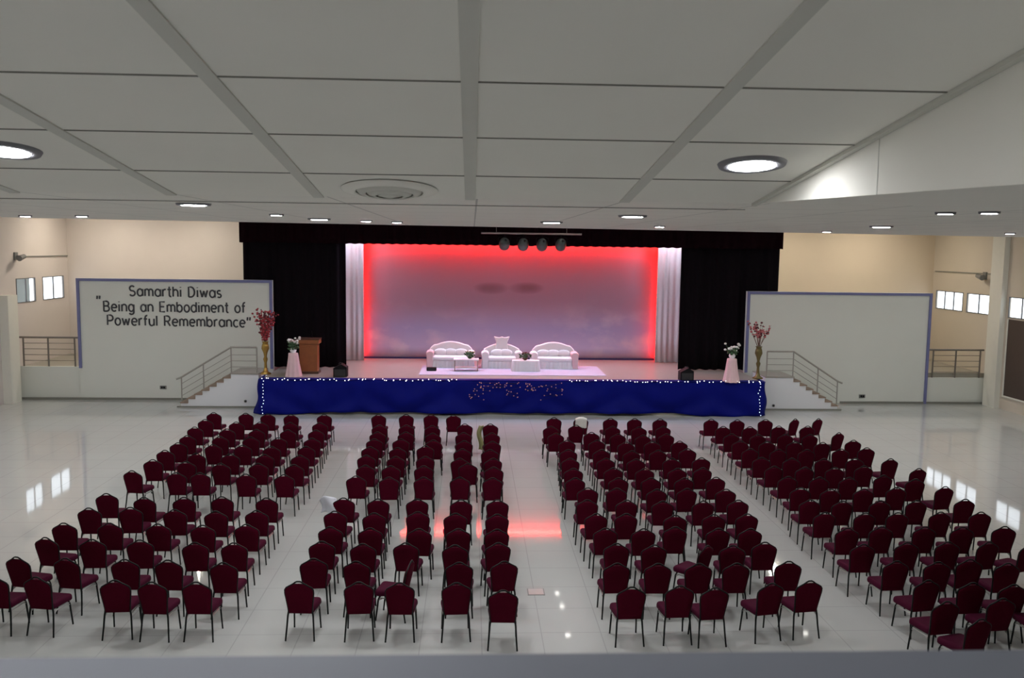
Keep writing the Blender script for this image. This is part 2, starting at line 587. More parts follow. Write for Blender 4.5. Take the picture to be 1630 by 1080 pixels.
curtain('stage_curtain', cl0, cl1, YP + .3, DECK + .03, 7.5, .09, .42, M['black_cloth'], 'tall black stage curtain behind the lectern', 'curtain', 'black side curtains', 1)
curtain('stage_curtain', cr0, cr1, YP + .3, DECK + .03, 7.5, .09, .42, M['black_cloth'], 'tall black stage curtain beside the blank partition', 'curtain', 'black side curtains', 2)
vz = ony(815, 391.5, YP - .1).z
curtain('valance', ony(380, 370, YP - .1).x, ony(1247, 380, YP - .1).x, YP - .1, vz, HC - .02, .07, .38, M['maroon_cloth'], 'long dark pleated valance hanging across the top of the stage', 'valance', None, 3)
YBK = 40.1
bx0, bx1 = ony(574, 480, YBK).x, ony(1052, 480, YBK).x
bz0 = ony(812, 574.5, YBK).z
mb = MB()
mb.grid(lambda u, v: (bx0 + (bx1 - bx0) * u, YBK + .012 * math.sin(9 * u + 4 * v), bz0 + (7.3 - bz0) * v), 24, 10)
bd = tag(mb.build('backdrop_banner', M['backdrop'], None, .01), 'huge printed cloudy sky backdrop lit red at the top and edges', 'backdrop')
mb = MB(); mb.box(bx0 + .05, bx1 - .05, YBK - .05, YBK - .03, bz0 - .03, bz0 + .15)
mb.build('border_strip', M['navy'], bd)
YD = 39.2
curtain('white_drape', ony(549, 480, YD).x - .5, ony(579, 480, YD).x, YD, DECK + .02, 7.3, .06, .26, M['drape'], 'sheer white drape at the lectern side of the backdrop', 'drape', 'white drapes framing the backdrop', 4)
curtain('white_drape', ony(1045, 480, YD).x, ony(1085, 480, YD).x + .5, YD, DECK + .02, 7.3, .06, .26, M['drape'], 'sheer white drape on the far side of the backdrop from the lectern', 'drape', 'white drapes framing the backdrop', 5)


def led(name, p0, p1, label):
    p0, p1 = Vector(p0), Vector(p1)
    r = empty(name, p0, label, 'led strip', 'red led strips round the backdrop')
    d = p1 - p0
    mb = MB()
    e = .05
    if abs(d.x) > abs(d.z):
        mb.box(0, d.x, -e, e, -.02, .04)
    else:
        mb.box(-e, e, -e, e, 0, d.z)
    mb.build('glowing_tube', M['red_led' if abs(d.x) > abs(d.z) else 'red_side'], r)
    mb = MB()
    if abs(d.x) > abs(d.z):
        mb.box(0, d.x, -e - .04, .275, .045, .08)
    else:
        mb.box(-e - .02, e + .02, -e - .03, -e - .01, 0, d.z)
        mb.box(-.02, .02, e + .002, .22, d.z * .5, d.z * .5 + .04)
    mb.build('mounting_rail', M['black'], r)


led('led_strip', (bx0 + .1, YBK - .30, 6.75), (bx1 - .1, YBK - .30, 6.75), 'red led strip hidden along the top of the backdrop')
led('led_strip', (ony(577, 480, YD).x - .12, YBK - .26, DECK + .05), (ony(577, 480, YD).x - .12, YBK - .26, 6.6), 'red led strip behind the white drape at the lectern side')
led('led_strip', (ony(1047, 480, YD).x + .12, YBK - .26, DECK + .05), (ony(1047, 480, YD).x + .12, YBK - .26, 6.6), 'red led strip behind the white drape far from the lectern')

# stage batten lamps hidden above the valance line
for i, (x, y) in enumerate(((-2.6, 37.2), (1.6, 37.2), (5.8, 37.2))):
    r = empty('stage_batten', (x, y, 7.3), 'lilac wash lamp above the stage, %s along its batten' % ('left', 'middle', 'right')[i], 'stage lamp', 'stage wash lamps')
    mb = MB(); mb.box(-.8, .8, -.12, .12, 0, .12); mb.box(-.5, -.46, -.02, .02, .12, .249); mb.box(.46, .5, -.02, .02, .12, .249); mb.build('housing', M['black'], r)
    mb = MB(); mb.box(-.75, .75, -.1, .1, -.02, -.003); mb.build('lamp_face', M['stage_lamp'], r)
    mb = MB(); mb.box(-.82, .82, .125, .14, -.28, .12); mb.build('added_barn_door', M['black'], r)  # unseen flap added to keep the wash off the upper backdrop

for i, x in enumerate((ony(564, 480, YD).x, ony(1065, 480, YD).x)):  # extra unseen lamps added only to brighten the white drapes
    r = empty('drape_fill', (x, YD - 1.0, 7.3), 'small added fill lamp above the white drape %s the lectern' % ('nearest', 'farthest from')[i], 'stage lamp', 'added fill lamps above the white drapes')
    mb = MB(); mb.box(-.3, .3, -.1, .1, 0, .1); mb.box(-.02, .02, -.02, .02, .1, .249); mb.build('housing', M['black'], r)
    mb = MB(); mb.box(-.28, .28, -.08, .08, -.02, -.003); mb.build('lamp_face', M['drape_fill'], r)
    q_ = 1 if i == 0 else -1
    mb = MB(); mb.box(min(q_ * .31, q_ * .33), max(q_ * .31, q_ * .33), -.1, .1, -.5, .1); mb.build('added_barn_door', M['black'], r)  # added flap, shields the backdrop from this lamp

# blue skirt round the stage front
zt = DECK + .01


def skirt_fn(u, v):
    L0 = 1.2
    W = SX1 - SX0
    s = u * (W + 2 * L0) - L0
    if s < 0:
        x, y, nx, ny = SX0, YS - s, -1, 0
    elif s > W:
        x, y, nx, ny = SX1, YS + (s - W), 1, 0
    else:
        x, y, nx, ny = SX0 + s, YS, 0, -1
    low = 1 - v
    swag = .07 * math.sin(s * 1.1 + 2.0 * v) + .035 * math.sin(s * 2.7 - 5 * v + 1) + .02 * math.sin(s * 6.3 + 3 * v)
    swag += .09 * math.sin(abs(((s + 1.3) % 3.4) - 1.7) * 3.2 + v * 7)
    d = .06 + low * (.10 + swag) + .012 * math.sin(s * 9)
    zb = .012 + .07 * max(0, min(1, (s - 1.6) / 1.2, (W - 2.4 - s) / .8)) + .02 * max(0, math.sin(s * .55 + .4))
    return (x + nx * d, y + ny * d, zb + (zt - zb) * v)


mb = MB()
mb.grid(skirt_fn, 260, 14)
sk = tag(mb.build('stage_skirt', M['blue_satin'], None, .01), 'royal blue satin skirt draped along the stage front', 'stage skirt')
mb = MB(); mb.box(SX0 - .04, SX1 + .04, YS - .08, YS + .35, DECK + .002, DECK + .02)
mb.build('top_hem', M['blue_satin'], sk)

# ------------------------------------------------------------------ stairs
YF = 34.75


def stairs(sgn, pts, label, wlabel):
    """pts: pixels of front wall: bottom x, landing edge x, stage edge x"""
    xb, xl, xs = [ony(p, 625, YF).x for p in pts]
    r = empty('stage_stairs', ((xb + xs) / 2, YF, 0), label, 'stairs', 'stairs up to the stage')
    cx = (xb + xs) / 2
    n = 7
    rise = DECK / (n + 1)
    run = (xl - xb) / n
    mb = MB()
    out = [(xs - cx, 0), (xb - cx, 0)]
    for k in range(n):
        out += [(xb - cx + run * k, rise * (k + 1)), (xb - cx + run * (k + 1), rise * (k + 1))]
    out += [(xl - cx, DECK), (xs - cx, DECK)]
    if sgn > 0:
        out = out[::-1]
    mb.prism(out, 0, YP - YF - .12)
    mb.build('side_wall', M['white_wall'], r)
    for k in range(n + 1):
        mb = MB()
        xa, xc = xb + run * k, (xb + run * (k + 1) if k < n else xs)
        a, c = sorted((xa - cx, xc - cx))
        ov = .04
        if sgn < 0:
            mb.box(a - ov, c, -.03, YP - YF - .12, rise * (k + 1) + .002, rise * (k + 1) + .04)
        else:
            mb.box(a, c + ov, -.03, YP - YF - .12, rise * (k + 1) + .002, rise * (k + 1) + .04)
        mb.build('tread' if k < n else 'landing', M['step'] if k < n else M['deck'], r)
    mb = MB()
    a, c = sorted((xb - cx, xs - cx))
    mb.box(a - (.15 if sgn < 0 else 0), c + (.15 if sgn > 0 else 0), -.06, -.003, 0, .06)
    mb.build('plinth', M['skirting'], r)
    # rail
    q = empty('stair_railing', ((xb + xs) / 2, YF + .1, 0), wlabel, 'railing', 'stair railings')
    H = 1.02
    posts = [(xb, rise + .04), (xb + run * 3.1, rise * 4 + .04), (xl, DECK + .04), (xs - .08 * (1 if sgn < 0 else -1), DECK + .04)]
    for x, z in posts:
        mb = MB(); mb.tube([(x - cx, 0, z + .01), (x - cx, 0, z + H)], .028); mb.build('post', M['stair_rail'], q)
    mb = MB(); mb.tube([(xb - cx - .2 * (1 if sgn < 0 else -1), 0, rise + H - .08), (xb - cx, 0, rise + H), (xl - cx, 0, DECK + H + .04), (posts[3][0] - cx, 0, DECK + H + .04)], .036)
    mb.build('handrail', M['stair_rail'], q)
    for h in (.28, .52, .76):
        mb = MB(); mb.tube([(xb - cx, 0, rise + h), (xl - cx, 0, DECK + h), (posts[3][0] - cx, 0, DECK + h)], .014, 6)
        mb.build('bar', M['stair_rail'], q)
    return xb, xl, xs


stairs(-1, (288, 368, 412), 'stairs up to the stage below the lettered partition', 'steel railing on the stairs below the lettered partition')
stairs(1, (1334, 1262, 1217), 'stairs up to the stage below the blank partition', 'steel railing on the stairs below the blank partition')
for px, py, lb in ((391, 639, 'small round outlet on the white stair wall below the lettered partition'), (1231, 646, 'small round outlet on the white stair wall below the blank partition')):
    c = ony(px, py, YF)
    r = empty('wall_outlet', c, lb, 'outlet', 'round outlets on the stair walls')
    mb = MB()
    mb.tube([(0, -.03, 0), (0, 0, 0)], .06, 12)
    mb.build('rim', M['fan'], r)
    mb = MB()
    mb.tube([(0, -.036, 0), (0, -.031, 0)], .035, 12)
    mb.build('plug_hole', M['black'], r)


# side-stage railings
def railing(pa, pb, ytop, lb, zb):
    a, c = ony(pa, 560, YP + .05), ony(pb, 560, YP + .05)
    z1 = ony((pa + pb) / 2, ytop, YP + .05).z
    r = empty('balustrade', ((a.x + c.x) / 2, YP + .05, zb), lb, 'railing', 'steel balustrades on the low walls')
    hw = (c.x - a.x) / 2
    h = z1 - zb
    for k in (-.82, 0, .88):
        mb = MB(); mb.tube([(hw * k, 0, 0), (hw * k, 0, h)], .035); mb.build('post', M['rail'], r)
    mb = MB(); mb.tube([(-hw, 0, h), (hw, 0, h)], .04); mb.build('top_rail', M['rail'], r)
    for k in range(1, 5):
        mb = MB(); mb.tube([(-hw * .82, 0, h * k / 5), (hw * .88, 0, h * k / 5)], .013, 6); mb.build('wire', M['rail'], r)


railing(29, 125, 537.5, 'steel balustrade on the low wall left of the lettered partition', DECK + .02)
railing(1478, 1566, 557.5, 'steel balustrade on the low wall right of the blank partition', ony(1530, 602, YP).z)

# wall fans / cable
for X, px, py, lb in ((XR, 1581, 440, 'small grey camera bracket on the right wall above the windows'), (XL, 21, 408, 'small grey camera bracket on the left wall above the windows')):
    c = onx(px, py, X) if X > 0 else ony(px, py, 35.2)
    s = -1 if X > 0 else 1
    if X < 0:
        c = Vector((XL + .02, onx(30, 408, XL).y - .3, onx(30, 408, XL).z))
    if X > 0:
        c = Vector((XR - .02, 37.0, c.z))
    r = empty('security_camera', c, lb, 'camera', 'wall cameras')
    mb = MB(); mb.box(-.04, .04, -.12, .12, -.16, .16); mb.build('wall_plate', M['fan'], r)
    mb = MB(); mb.tube([(0, 0, 0), (.25 * s, 0, 0)], .035); mb.build('arm', M['fan'], r)
    mb = MB(); mb.tube([(.28 * s, .12, 0), (.28 * s, -.28, -.08)], [.09, .12], 12); mb.build('camera_body', M['fan'], r)
for X, a, c, lb in ((XR, (1490, 428), (1579, 441), 'right'), (XL, (33, 412), (106, 404), 'left')):
    p, q = onx(*a, X), onx(*c, X)
    s = -1 if X > 0 else 1
    z = (p.z + q.z) / 2
    mb = MB(); mb.box(min(X, X + .05 * s), max(X, X + .05 * s), min(p.y, q.y), max(p.y, q.y), z - .02, z + .02)
    struct('trim_cable_' + lb, mb, M['skirting'])

# brown board right below the near window
p = onx(1606, 520, XR)
q = onx(1606, 632, XR)
r = empty('wall_board', (XR - .03, p.y, 0), 'large dark brown board on the right wall under the window', 'board')
mb = MB(); mb.box(0, .025, -4.2, 0, q.z, zlo - .06); mb.build('panel', M['brown_board'], r)
mb = MB()
mb.box(-.03, .025, -4.26, .06, q.z - .06, q.z); mb.box(-.03, .025, 0, .06, q.z, zlo - .06); mb.box(-.03, .025, -4.26, -4.2, q.z, zlo - .06)
mb.build('frame', M['pillar'], r)

# ------------------------------------------------------------------ lettering
R3 = .43


def arc(cx, cy, rx, ry, a0, a1, n=10):
    return [(cx + rx * math.cos(math.radians(a0 + (a1 - a0) * i / n)), cy + ry * math.sin(math.radians(a0 + (a1 - a0) * i / n))) for i in range(n + 1)]


CAPH = 1.42
O = arc(.45, .5, .42, .5, 0, 360, 18)
G = {
    'a': (.98, [O, [(.87, 1), (.87, 0)]]),
    'b': (.98, [O, [(.03, CAPH), (.03, 0)]]),
    'd': (.98, [O, [(.87, CAPH), (.87, 0)]]),
    'o': (.95, [O]),
    'c': (.82, [arc(.45, .5, .42, .5, 48, 312, 14)]),
    'e': (.95, [[(.05, .52), (.85, .52)] + arc(.45, .5, .42, .5, 3, 312, 16)]),
    'g': (.98, [O, [(.87, 1), (.87, -.1)] + arc(.47, -.1, .4, .32, 0, -150, 8)]),
    'n': (.92, [[(.05, 0), (.05, 1)], [(.05, .55)] + arc(.43, .6, .38, .4, 180, 0) + [(.81, 0)]]),
    'm': (1.42, [[(.05, 0), (.05, 1)], [(.05, .6)] + arc(.36, .65, .31, .35, 180, 0, 8) + [(.67, 0)], [(.67, .6)] + arc(.98, .65, .31, .35, 180, 0, 8) + [(1.29, 0)]]),
    'h': (.92, [[(.05, 0), (.05, CAPH)], [(.05, .55)] + arc(.43, .6, .38, .4, 180, 0) + [(.81, 0)]]),
    'r': (.6, [[(.05, 0), (.05, 1)], [(.05, .55)] + arc(.42, .58, .37, .42, 180, 70, 6)]),
    't': (.62, [[(.28, CAPH), (.28, .25)] + arc(.5, .22, .22, .22, 180, 290, 6), [(0, 1), (.56, 1)]]),
    'i': (.3, [[(.1, 0), (.1, 1)], [(.1, 1.3), (.1, 1.4)]]),
    'l': (.3, [[(.1, 0), (.1, CAPH)]]),
    'f': (.62, [[(.22, 0), (.22, 1.05)] + arc(.48, 1.1, .26, .34, 180, 70, 6), [(0, .95), (.52, .95)]]),
    's': (.75, [arc(.35, .74, .28, .26, 40, 270, 8) + arc(.35, .25, .3, .25, 90, -145, 8)]),
    'u': (.92, [[(.05, 1), (.05, .42)] + arc(.43, .42, .38, .42, 180, 360) + [(.81, 1)], [(.81, .4), (.81, 0)]]),
    'w': (1.3, [[(.02, 1), (.32, 0)], [(.32, 0), (.6, .9)], [(.6, .9), (.88, 0)], [(.88, 0), (1.18, 1)]]),
    'S': (1.05, [arc(.48, 1.06, .4, .36, 35, 270, 9) + arc(.48, .36, .44, .36, 90, -150, 9)]),
    'D': (1.15, [[(.06, 0), (.06, CAPH), (.4, CAPH)] + arc(.42, CAPH / 2, .58, CAPH / 2, 90, -90, 12) + [(.06, 0)]]),
    'B': (1.1, [[(.06, 0), (.06, CAPH), (.5, CAPH)] + arc(.52, 1.08, .36, .34, 90, -90, 8) + [(.06, .74)], [(.5, .74)] + arc(.54, .37, .42, .37, 90, -90, 8) + [(.06, 0)]]),
    'E': (1.0, [[(.85, CAPH), (.06, CAPH), (.06, 0), (.87, 0)], [(.06, .73), (.75, .73)]]),
    'P': (1.05, [[(.06, 0), (.06, CAPH), (.5, CAPH)] + arc(.52, 1.02, .42, .4, 90, -90, 8) + [(.06, .62)]]),
    'R': (1.1, [[(.06, 0), (.06, CAPH), (.5, CAPH)] + arc(.52, 1.04, .4, .38, 90, -90, 8) + [(.06, .66)], [(.5, .66), (.95, 0)]]),
    '"': (.55, [[(.1, CAPH + .1), (.06, 1.05)], [(.38, CAPH + .1), (.34, 1.05)]]),
    ' ': (.6, []),
}


def line_of_text(segs, hpx, parent, org):
    """segs: (text, baseline start pixel, baseline end pixel)"""
    y = YP - .102
    mb = MB()
    for txt, pa, pb in segs:
        A_, B_ = ony(*pa, y), ony(*pb, y)
        W = sum(G[c][0] for c in txt) + .22 * (len(txt) - 1)
        sc_z = hpx / CAPH * (y / FPX)
        sx = (B_.x - A_.x) / W
        x = 0
        for c in txt:
            adv, st = G[c]
            for pl in st:
                P = []
                for (gx, gz) in pl:
                    X = (x + gx) * sx
                    P.append((X + A_.x - org[0], 0, gz * sc_z + (B_.z - A_.z) * (X / max(1e-6, B_.x - A_.x)) + A_.z - org[2]))
                mb.tube(P, sc_z * .128, 6)
            x += adv + .22
    mb.v = [(vx, vy * .35 + y - org[1] - .01, vz) for vx, vy, vz in mb.v]
    return mb.build('text_line', M['grey'], parent)


org = (ony(279, 490, YP).x, YP - .1, ony(279, 490, YP).z)
tx = empty('wall_lettering', org, 'dark grey lettering in three lines on the left partition', 'lettering')
line_of_text([('Samarthi Diwas', (206, 471), (353, 474))], 15.5, tx, org)
line_of_text([('"', (154, 488), (162, 488)), ('Being an Embodiment of', (165, 495.5), (391, 498))], 15.5, tx, org)
line_of_text([('Powerful Remembrance', (171, 517.5), (391, 521)), ('"', (393, 522), (401, 522))], 15.5, tx, org)

# ------------------------------------------------------------------ balcony ceiling over the camera
HB, YBR, SLP = 6.86, 8.4, .1314
XE = 2.72


def slope_z(y):
    return HB + (YBR - y) * SLP


def onslope(px, py):
    d = ray(px, py)
    # CAMH + t dz = HB + (YBR - t dy) SLP
    t = (HB + YBR * SLP - CAMH) / (d.z + SLP * d.y)
    return CAM + d * t


Y0 = -3.0
mb = MB()
mb.add([(-9, Y0, slope_z(Y0)), (XE, Y0, slope_z(Y0)), (XE, YBR, HB), (-9, YBR, HB),
        (-9, Y0, slope_z(Y0) + .15), (XE, Y0, slope_z(Y0) + .15), (XE, YBR, HB + .15), (-9, YBR, HB + .15)],
       [(0, 3, 2, 1), (4, 5, 6, 7), (0, 1, 5, 4), (1, 2, 6, 5), (2, 3, 7, 6), (3, 0, 4, 7)])
struct('ceiling_balcony', mb, M['ceil_slope'])
fl, fr2 = onz(-60, 345, HB), onz(1690, 379, HB)
mb = MB()


def poly_slab(mb, pts, zs, th):
    n = len(pts)
    vs = [(p[0], p[1], z) for p, z in zip(pts, zs)] + [(p[0], p[1], z + th) for p, z in zip(pts, zs)]
    mb.add(vs, [tuple(range(n))[::-1], tuple(range(n, 2 * n))] + [(i, (i + 1) % n, (i + 1) % n + n, i + n) for i in range(n)])


def edge_y(x):
    return fl.y + (fr2.y - fl.y) * (x - fl.x) / (fr2.x - fl.x)


poly_slab(mb, [(XL, YBR), (XE, YBR), (XR, YBR), (XR, edge_y(XR)), (XL, edge_y(XL))], [HB] * 5, .15)
struct('ceiling_balcony_front', mb, M['ceil_flat'])
mb = MB()
poly_slab(mb, [(XE + .02, Y0), (XR, Y0), (XR, YBR - .01), (XE + .02, YBR - .01)], [HB - (YBR - Y0) * .027] * 2 + [HB] * 2, .15)
struct('ceiling_balcony_right', mb, M['ceil_slope'])
mb = MB()   # the vertical side of the raised part
zz = lambda y: HB - (YBR - y) * .027
vs = [(XE, Y0, zz(Y0)), (XE, YBR - .05, HB), (XE, Y0, slope_z(Y0)), (XE + .02, Y0, zz(Y0)), (XE + .02, YBR - .05, HB), (XE + .02, Y0, slope_z(Y0))]
mb.add(vs, [(0, 1, 2), (3, 5, 4), (0, 3, 4, 1), (1, 4, 5, 2), (0, 2, 5, 3)])
struct('wall_ceiling_step', mb, M['ceil_slope'])
mb = MB()   # joints on the step face
for py in (1395,):
    p = onx(1396, 300, XE)
    mb.box(XE - .003, XE - .0005, p.y - .005, p.y + .005, zz(p.y), slope_z(p.y) - .03)
struct('trim_step_joint', mb, M['ceil_bar'])
mb = MB()   # fascia from the balcony ceiling up to the hall ceiling
mb.add([(XL, edge_y(XL), HB + .15), (XR, edge_y(XR), HB + .15), (XR, edge_y(XR), HC), (XL, edge_y(XL), HC),
        (XL, edge_y(XL) - .15, HB + .15), (XR, edge_y(XR) - .15, HB + .15), (XR, edge_y(XR) - .15, HC), (XL, edge_y(XL) - .15, HC)],
       [(0, 1, 2, 3), (7, 6, 5, 4), (0, 4, 5, 1), (3, 2, 6, 7)])
struct('wall_fascia', mb, M['hall_ceil'])
# cover bars along and joints across the sloped ceiling
tn = 0
barx = [onslope(265, 305).x, onslope(512, 318).x, onslope(748.5, 322).x, onslope(990, 325).x]
barx = [barx[0] - 1.42] + barx
for x in barx:
    tn += 1
    mb = MB()
    wd = .048
    vs = []
    for y in (Y0, YBR):
        z = slope_z(y)
        vs += [(x - wd, y, z - .012), (x + wd, y, z - .012), (x + wd, y, z - .001), (x - wd, y, z - .001)]
    mb.add(vs, [(0, 1, 2, 3), (4, 7, 6, 5), (0, 4, 5, 1), (1, 5, 6, 2), (2, 6, 7, 3), (3, 7, 4, 0)])
    struct('trim_%d' % tn, mb, M['ceil_bar'])
for py in (20 - 160, 130, 219, 280, 327):
    tn += 1
    y = onslope(748, py).y if py > 0 else 3.6
    mb = MB()
    z = slope_z(y)
    mb.box(-9, XE - .01, y - .008, y + .008, z - .006, z + .001)
    struct('trim_%d' % tn, mb, M['ceil_gap'])
tn += 1
mb = MB()
vs = []
for y in (Y0, YBR):
    z = slope_z(y)
    vs += [(XE - .05, y, z - .03), (XE - .004, y, z - .03), (XE - .004, y, z - .001), (XE - .05, y, z - .001)]
mb.add(vs, [(0, 1, 2, 3), (4, 7, 6, 5), (0, 4, 5, 1), (1, 5, 6, 2), (2, 6, 7, 3), (3, 7, 4, 0)])
struct('trim_%d' % tn, mb, M['ceil_bar'])

# balcony floor, back wall, parapet
mb = MB(); mb.box(XL, XR, -8, 1.1, 4.5, 4.8)
struct('floor_balcony', mb, M['white_wall'])
mb = MB(); mb.box(XL, XR, -8.3, -8, 0, 8.6)
struct('wall_behind_balcony', mb, M['cream'])
mb = MB(); mb.box(-9, XR, Y0 - 5.3, Y0, slope_z(Y0), slope_z(Y0) + .15)
struct('ceiling_balcony_back', mb, M['ceil_slope'])
mb = MB(); mb.box(XL, -9, Y0 - 5.3, YBR, HB, HB + .15)
struct('ceiling_balcony_left', mb, M['ceil_slope'])
ptop = ony(815, 1053, 1.1).z
mb = MB()
mb.prism([(0, 0), (0, 0)], 0, 0) if False else None
mb.box(XL, XR, .85, 1.1, 4.8, ptop - .02)
mb.box(XL, XR, .83, 1.12, ptop - .02, ptop)
struct('wall_parapet', mb, M['parapet'])


# ------------------------------------------------------------------ lamps
def downlight(c, r, tilt, label, group, m, lamp='recessed_downlight'):
    o = empty(lamp, c, label, 'ceiling light', group)
    o.rotation_euler = (tilt, 0, 0)
    mb = MB()
    n = 28
    rings = []
    for rr, z in ((r * .80, .006), (r * .84, -.022), (r * 1.16, -.022), (r * 1.22, .006)):
        rings.append([(rr * math.cos(2 * PI * k / n), rr * math.sin(2 * PI * k / n), z) for k in range(n)])
    mb.loft(rings, False, True)
    mb.build('trim_ring', M['lamp_ring'], o)
    mb = MB(); mb.lathe([(r * .83, -.012), (r * .83, -.0235)], n=n); mb.build('diffuser', m, o)
    return o


tl = -math.atan(SLP)
BG = 'downlights in the balcony ceiling'
WH = {(1197, 260): 'large round downlight in the sloped ceiling near the side step',
      (5, 237): 'round downlight in the sloped ceiling cut by the left picture edge',
      (308, 324): 'oval looking downlight in the flat ceiling above the lettered partition',
      (130, 343): 'small downlight in the flat ceiling nearest the left windows',
      (40, 343): 'tiny downlight in the flat ceiling above the left pillar',
      (440, 341): 'small dim downlight in the flat ceiling just left of the curtain top',
      (508, 348): 'downlight in the flat ceiling right above the lectern',
      (583, 351): 'tiny downlight above the left end of the backdrop',
      (632, 353): 'tiny downlight in the flat ceiling, second above the backdrop',
      (878, 353): 'downlight just above the stage lamps with a bright face',
      (1007, 343): 'downlight in the flat ceiling between stage lamps and side step',
      (1050, 360): 'tiny downlight above the right end of the backdrop',
      (1403, 360): 'downlight in the flat ceiling above the blank partition',
      (1316, 368): 'tiny downlight at the ceiling edge beside the valance end',
      (1505, 338): 'faint downlight in the right ceiling, nearest the side step',
      (1575, 337): 'faint downlight in the right ceiling above the pillar',
      (1608, 371): 'small downlight at the ceiling edge right of the right pillar'}
for (px, py), lb in WH.items():
    if (px, py) in ((1197, 260), (5, 237)):
        c = onslope(px, py)
        c.z -= .003
        downlight(c, .215, tl, lb, BG, M['slope_lamp'])
    else:
        c = onz(px, py, HB)
        c.z -= .002
        big = px in (308, 1007, 1403, 508, 878)
        downlight(c, .16 if big else .09, 0, lb, BG, M['front_lamp' if c.y > 12 else 'balc_lamp'])
for x in (-7.6, -6.2, -4.8, -3.4, -2.0, -.7):  # fill row added out of view, its bounce brightens the balcony ceiling
    downlight((x, 3.2, slope_z(3.2) - .003), .17, tl, 'added fill downlight out of view in the sloped balcony ceiling', BG, M['near_fill'])
# round air diffuser
c = onslope(620, 301)
v = empty('air_diffuser', c, 'large round air diffuser in the sloped ceiling', 'air vent')
v.rotation_euler = (tl, 0, 0)
for i, (ra, rb, z) in enumerate(((.30, .43, -.012), (.21, .29, -.03), (.12, .20, -.045), (.005, .11, -.055))):
    mb = MB()
    n = 40
    rings = []
    for rr, zz_ in ((ra, z - .02), (ra + .012, z - .028), (rb - .01, z - .006), (rb, z + .004)):
        rings.append([(rr * math.cos(2 * PI * k / n), rr * math.sin(2 * PI * k / n), zz_) for k in range(n)])
    mb.loft(rings, False, True)
    mb.build('ring', M['ceil_bar'] if i else M['ceil_slope'], v)
mb = MB(); mb.lathe([(.30, -.002), (.30, -.008)], n=40); mb.build('duct', M['ceil_gap'], v)

# hall downlights in the high ceiling (seen as reflections in the floor)
HG = 'downlights in the hall ceiling over the chairs'
for x in (3.75, 6.85, 9.85):
    downlight((x, 31.9, HC - .003), .13, 0, 'hall ceiling downlight out of direct sight, mirrored in the floor', HG, M['hall_lamp'])
for y in (20.6, 24.6, 28.4):  # unseen panels added as soft overhead fill for the hall
    for x in (-15, -9, -3, 3, 9, 15, 19.5):
        r = empty('added_light_panel', (x, y, HC - .002), 'wide unseen fill panel added above the chairs to light the hall', 'ceiling light', 'added fill panels in the hall ceiling')
        mb = MB()
        for a_, b_, c_, d_ in ((-1.25, 1.25, -.65, -.6), (-1.25, 1.25, .6, .65), (-1.25, -1.2, -.6, .6), (1.2, 1.25, -.6, .6)):
            mb.box(a_, b_, c_, d_, -.05, 0)
        mb.build('frame', M['ceil_bar'], r)
        mb = MB(); mb.box(-1.2, 1.2, -.6, .6, -.03, -.01); mb.build('diffuser', M['panel_fill'], r)
for x in (12.9, 16.0):
    downlight((x, 31.9, HC - .003), .13, 0, 'hall ceiling downlight out of direct sight, mirrored in the floor', HG, M['hall_lamp'])
for x, y in ((3.8, 34.6), (3.75, 36.0)):
    downlight((x, y, HC - .003), .12, 0, 'hall ceiling downlight out of direct sight, mirrored in the floor', HG, M['hall_lamp'])
# warm lamps over the side stages
SG = 'lamps over the side stages'
for x in (-16.2, -12.2, 14.0, 18.4):
    downlight((x, 38.6, HC - .003), .22, 0, 'warm lamp above the side stage behind the partition', SG, M['side_lamp'])

# par cans on a bar
YL = 35.6
a, c = ony(766, 370.5, YL), ony(926, 374, YL)
bar = empty('lighting_bar', (a + c) / 2, 'thin metal lighting bar hung in front of the valance', 'lighting bar')
hw = (c.x - a.x) / 2
mb = MB(); mb.tube([(-hw, 0, 0), (hw, 0, 0)], .035); mb.build('tube', M['steel'], bar)
for k in (-.7, .7):
    mb = MB(); mb.tube([(hw * k, 0, .035), (hw * k, 0, HC - bar.location.z)], .012, 6); mb.build('hanger', M['rail'], bar)
for i, (px, py) in enumerate(((803, 387), (833, 388), (863, 388.5), (893, 388.5))):
    q = ony(px, py, YL)
    tb = bar.location.z
    r = empty('stage_spotlight', (q.x, YL, tb - .04), 'round grey stage lamp, %s along the bar from the left' % ('first', 'second', 'third', 'fourth')[i], 'stage lamp', 'stage lamps on the bar')
    dz = q.z - tb + .04
    mb = MB()
    mb.tube([(0, 0, -.02), (0, 0, -.09)], .02, 6)
    for s in (-1, 1):
        mb.tube([(0, 0, -.09), (.24 * s, 0, -.13), (.24 * s, 0, dz)], .014, 6)
    mb.build('yoke', M['black'], r)
    tilt = (-.35, -.2, -.1, -.2)[i]
    mb = MB()
    mb.lathe([(.06, .26), (.14, .22), (.20, .08), (.225, -.12), (.22, -.24), (.19, -.24)], n=18)
    mb.v = [(x_, y_ * math.cos(1.1) - z_ * math.sin(1.1), y_ * math.sin(1.1) + z_ * math.cos(1.1) + dz) for x_, y_, z_ in mb.v]
    mb.build('lamp_body', M['can'], r)
    mb = MB(); mb.ball((.05, -.24, dz + .1), .05); mb.build('rear_cap', M['lens'], r)

# ------------------------------------------------------------------ things on the stage
Z = DECK


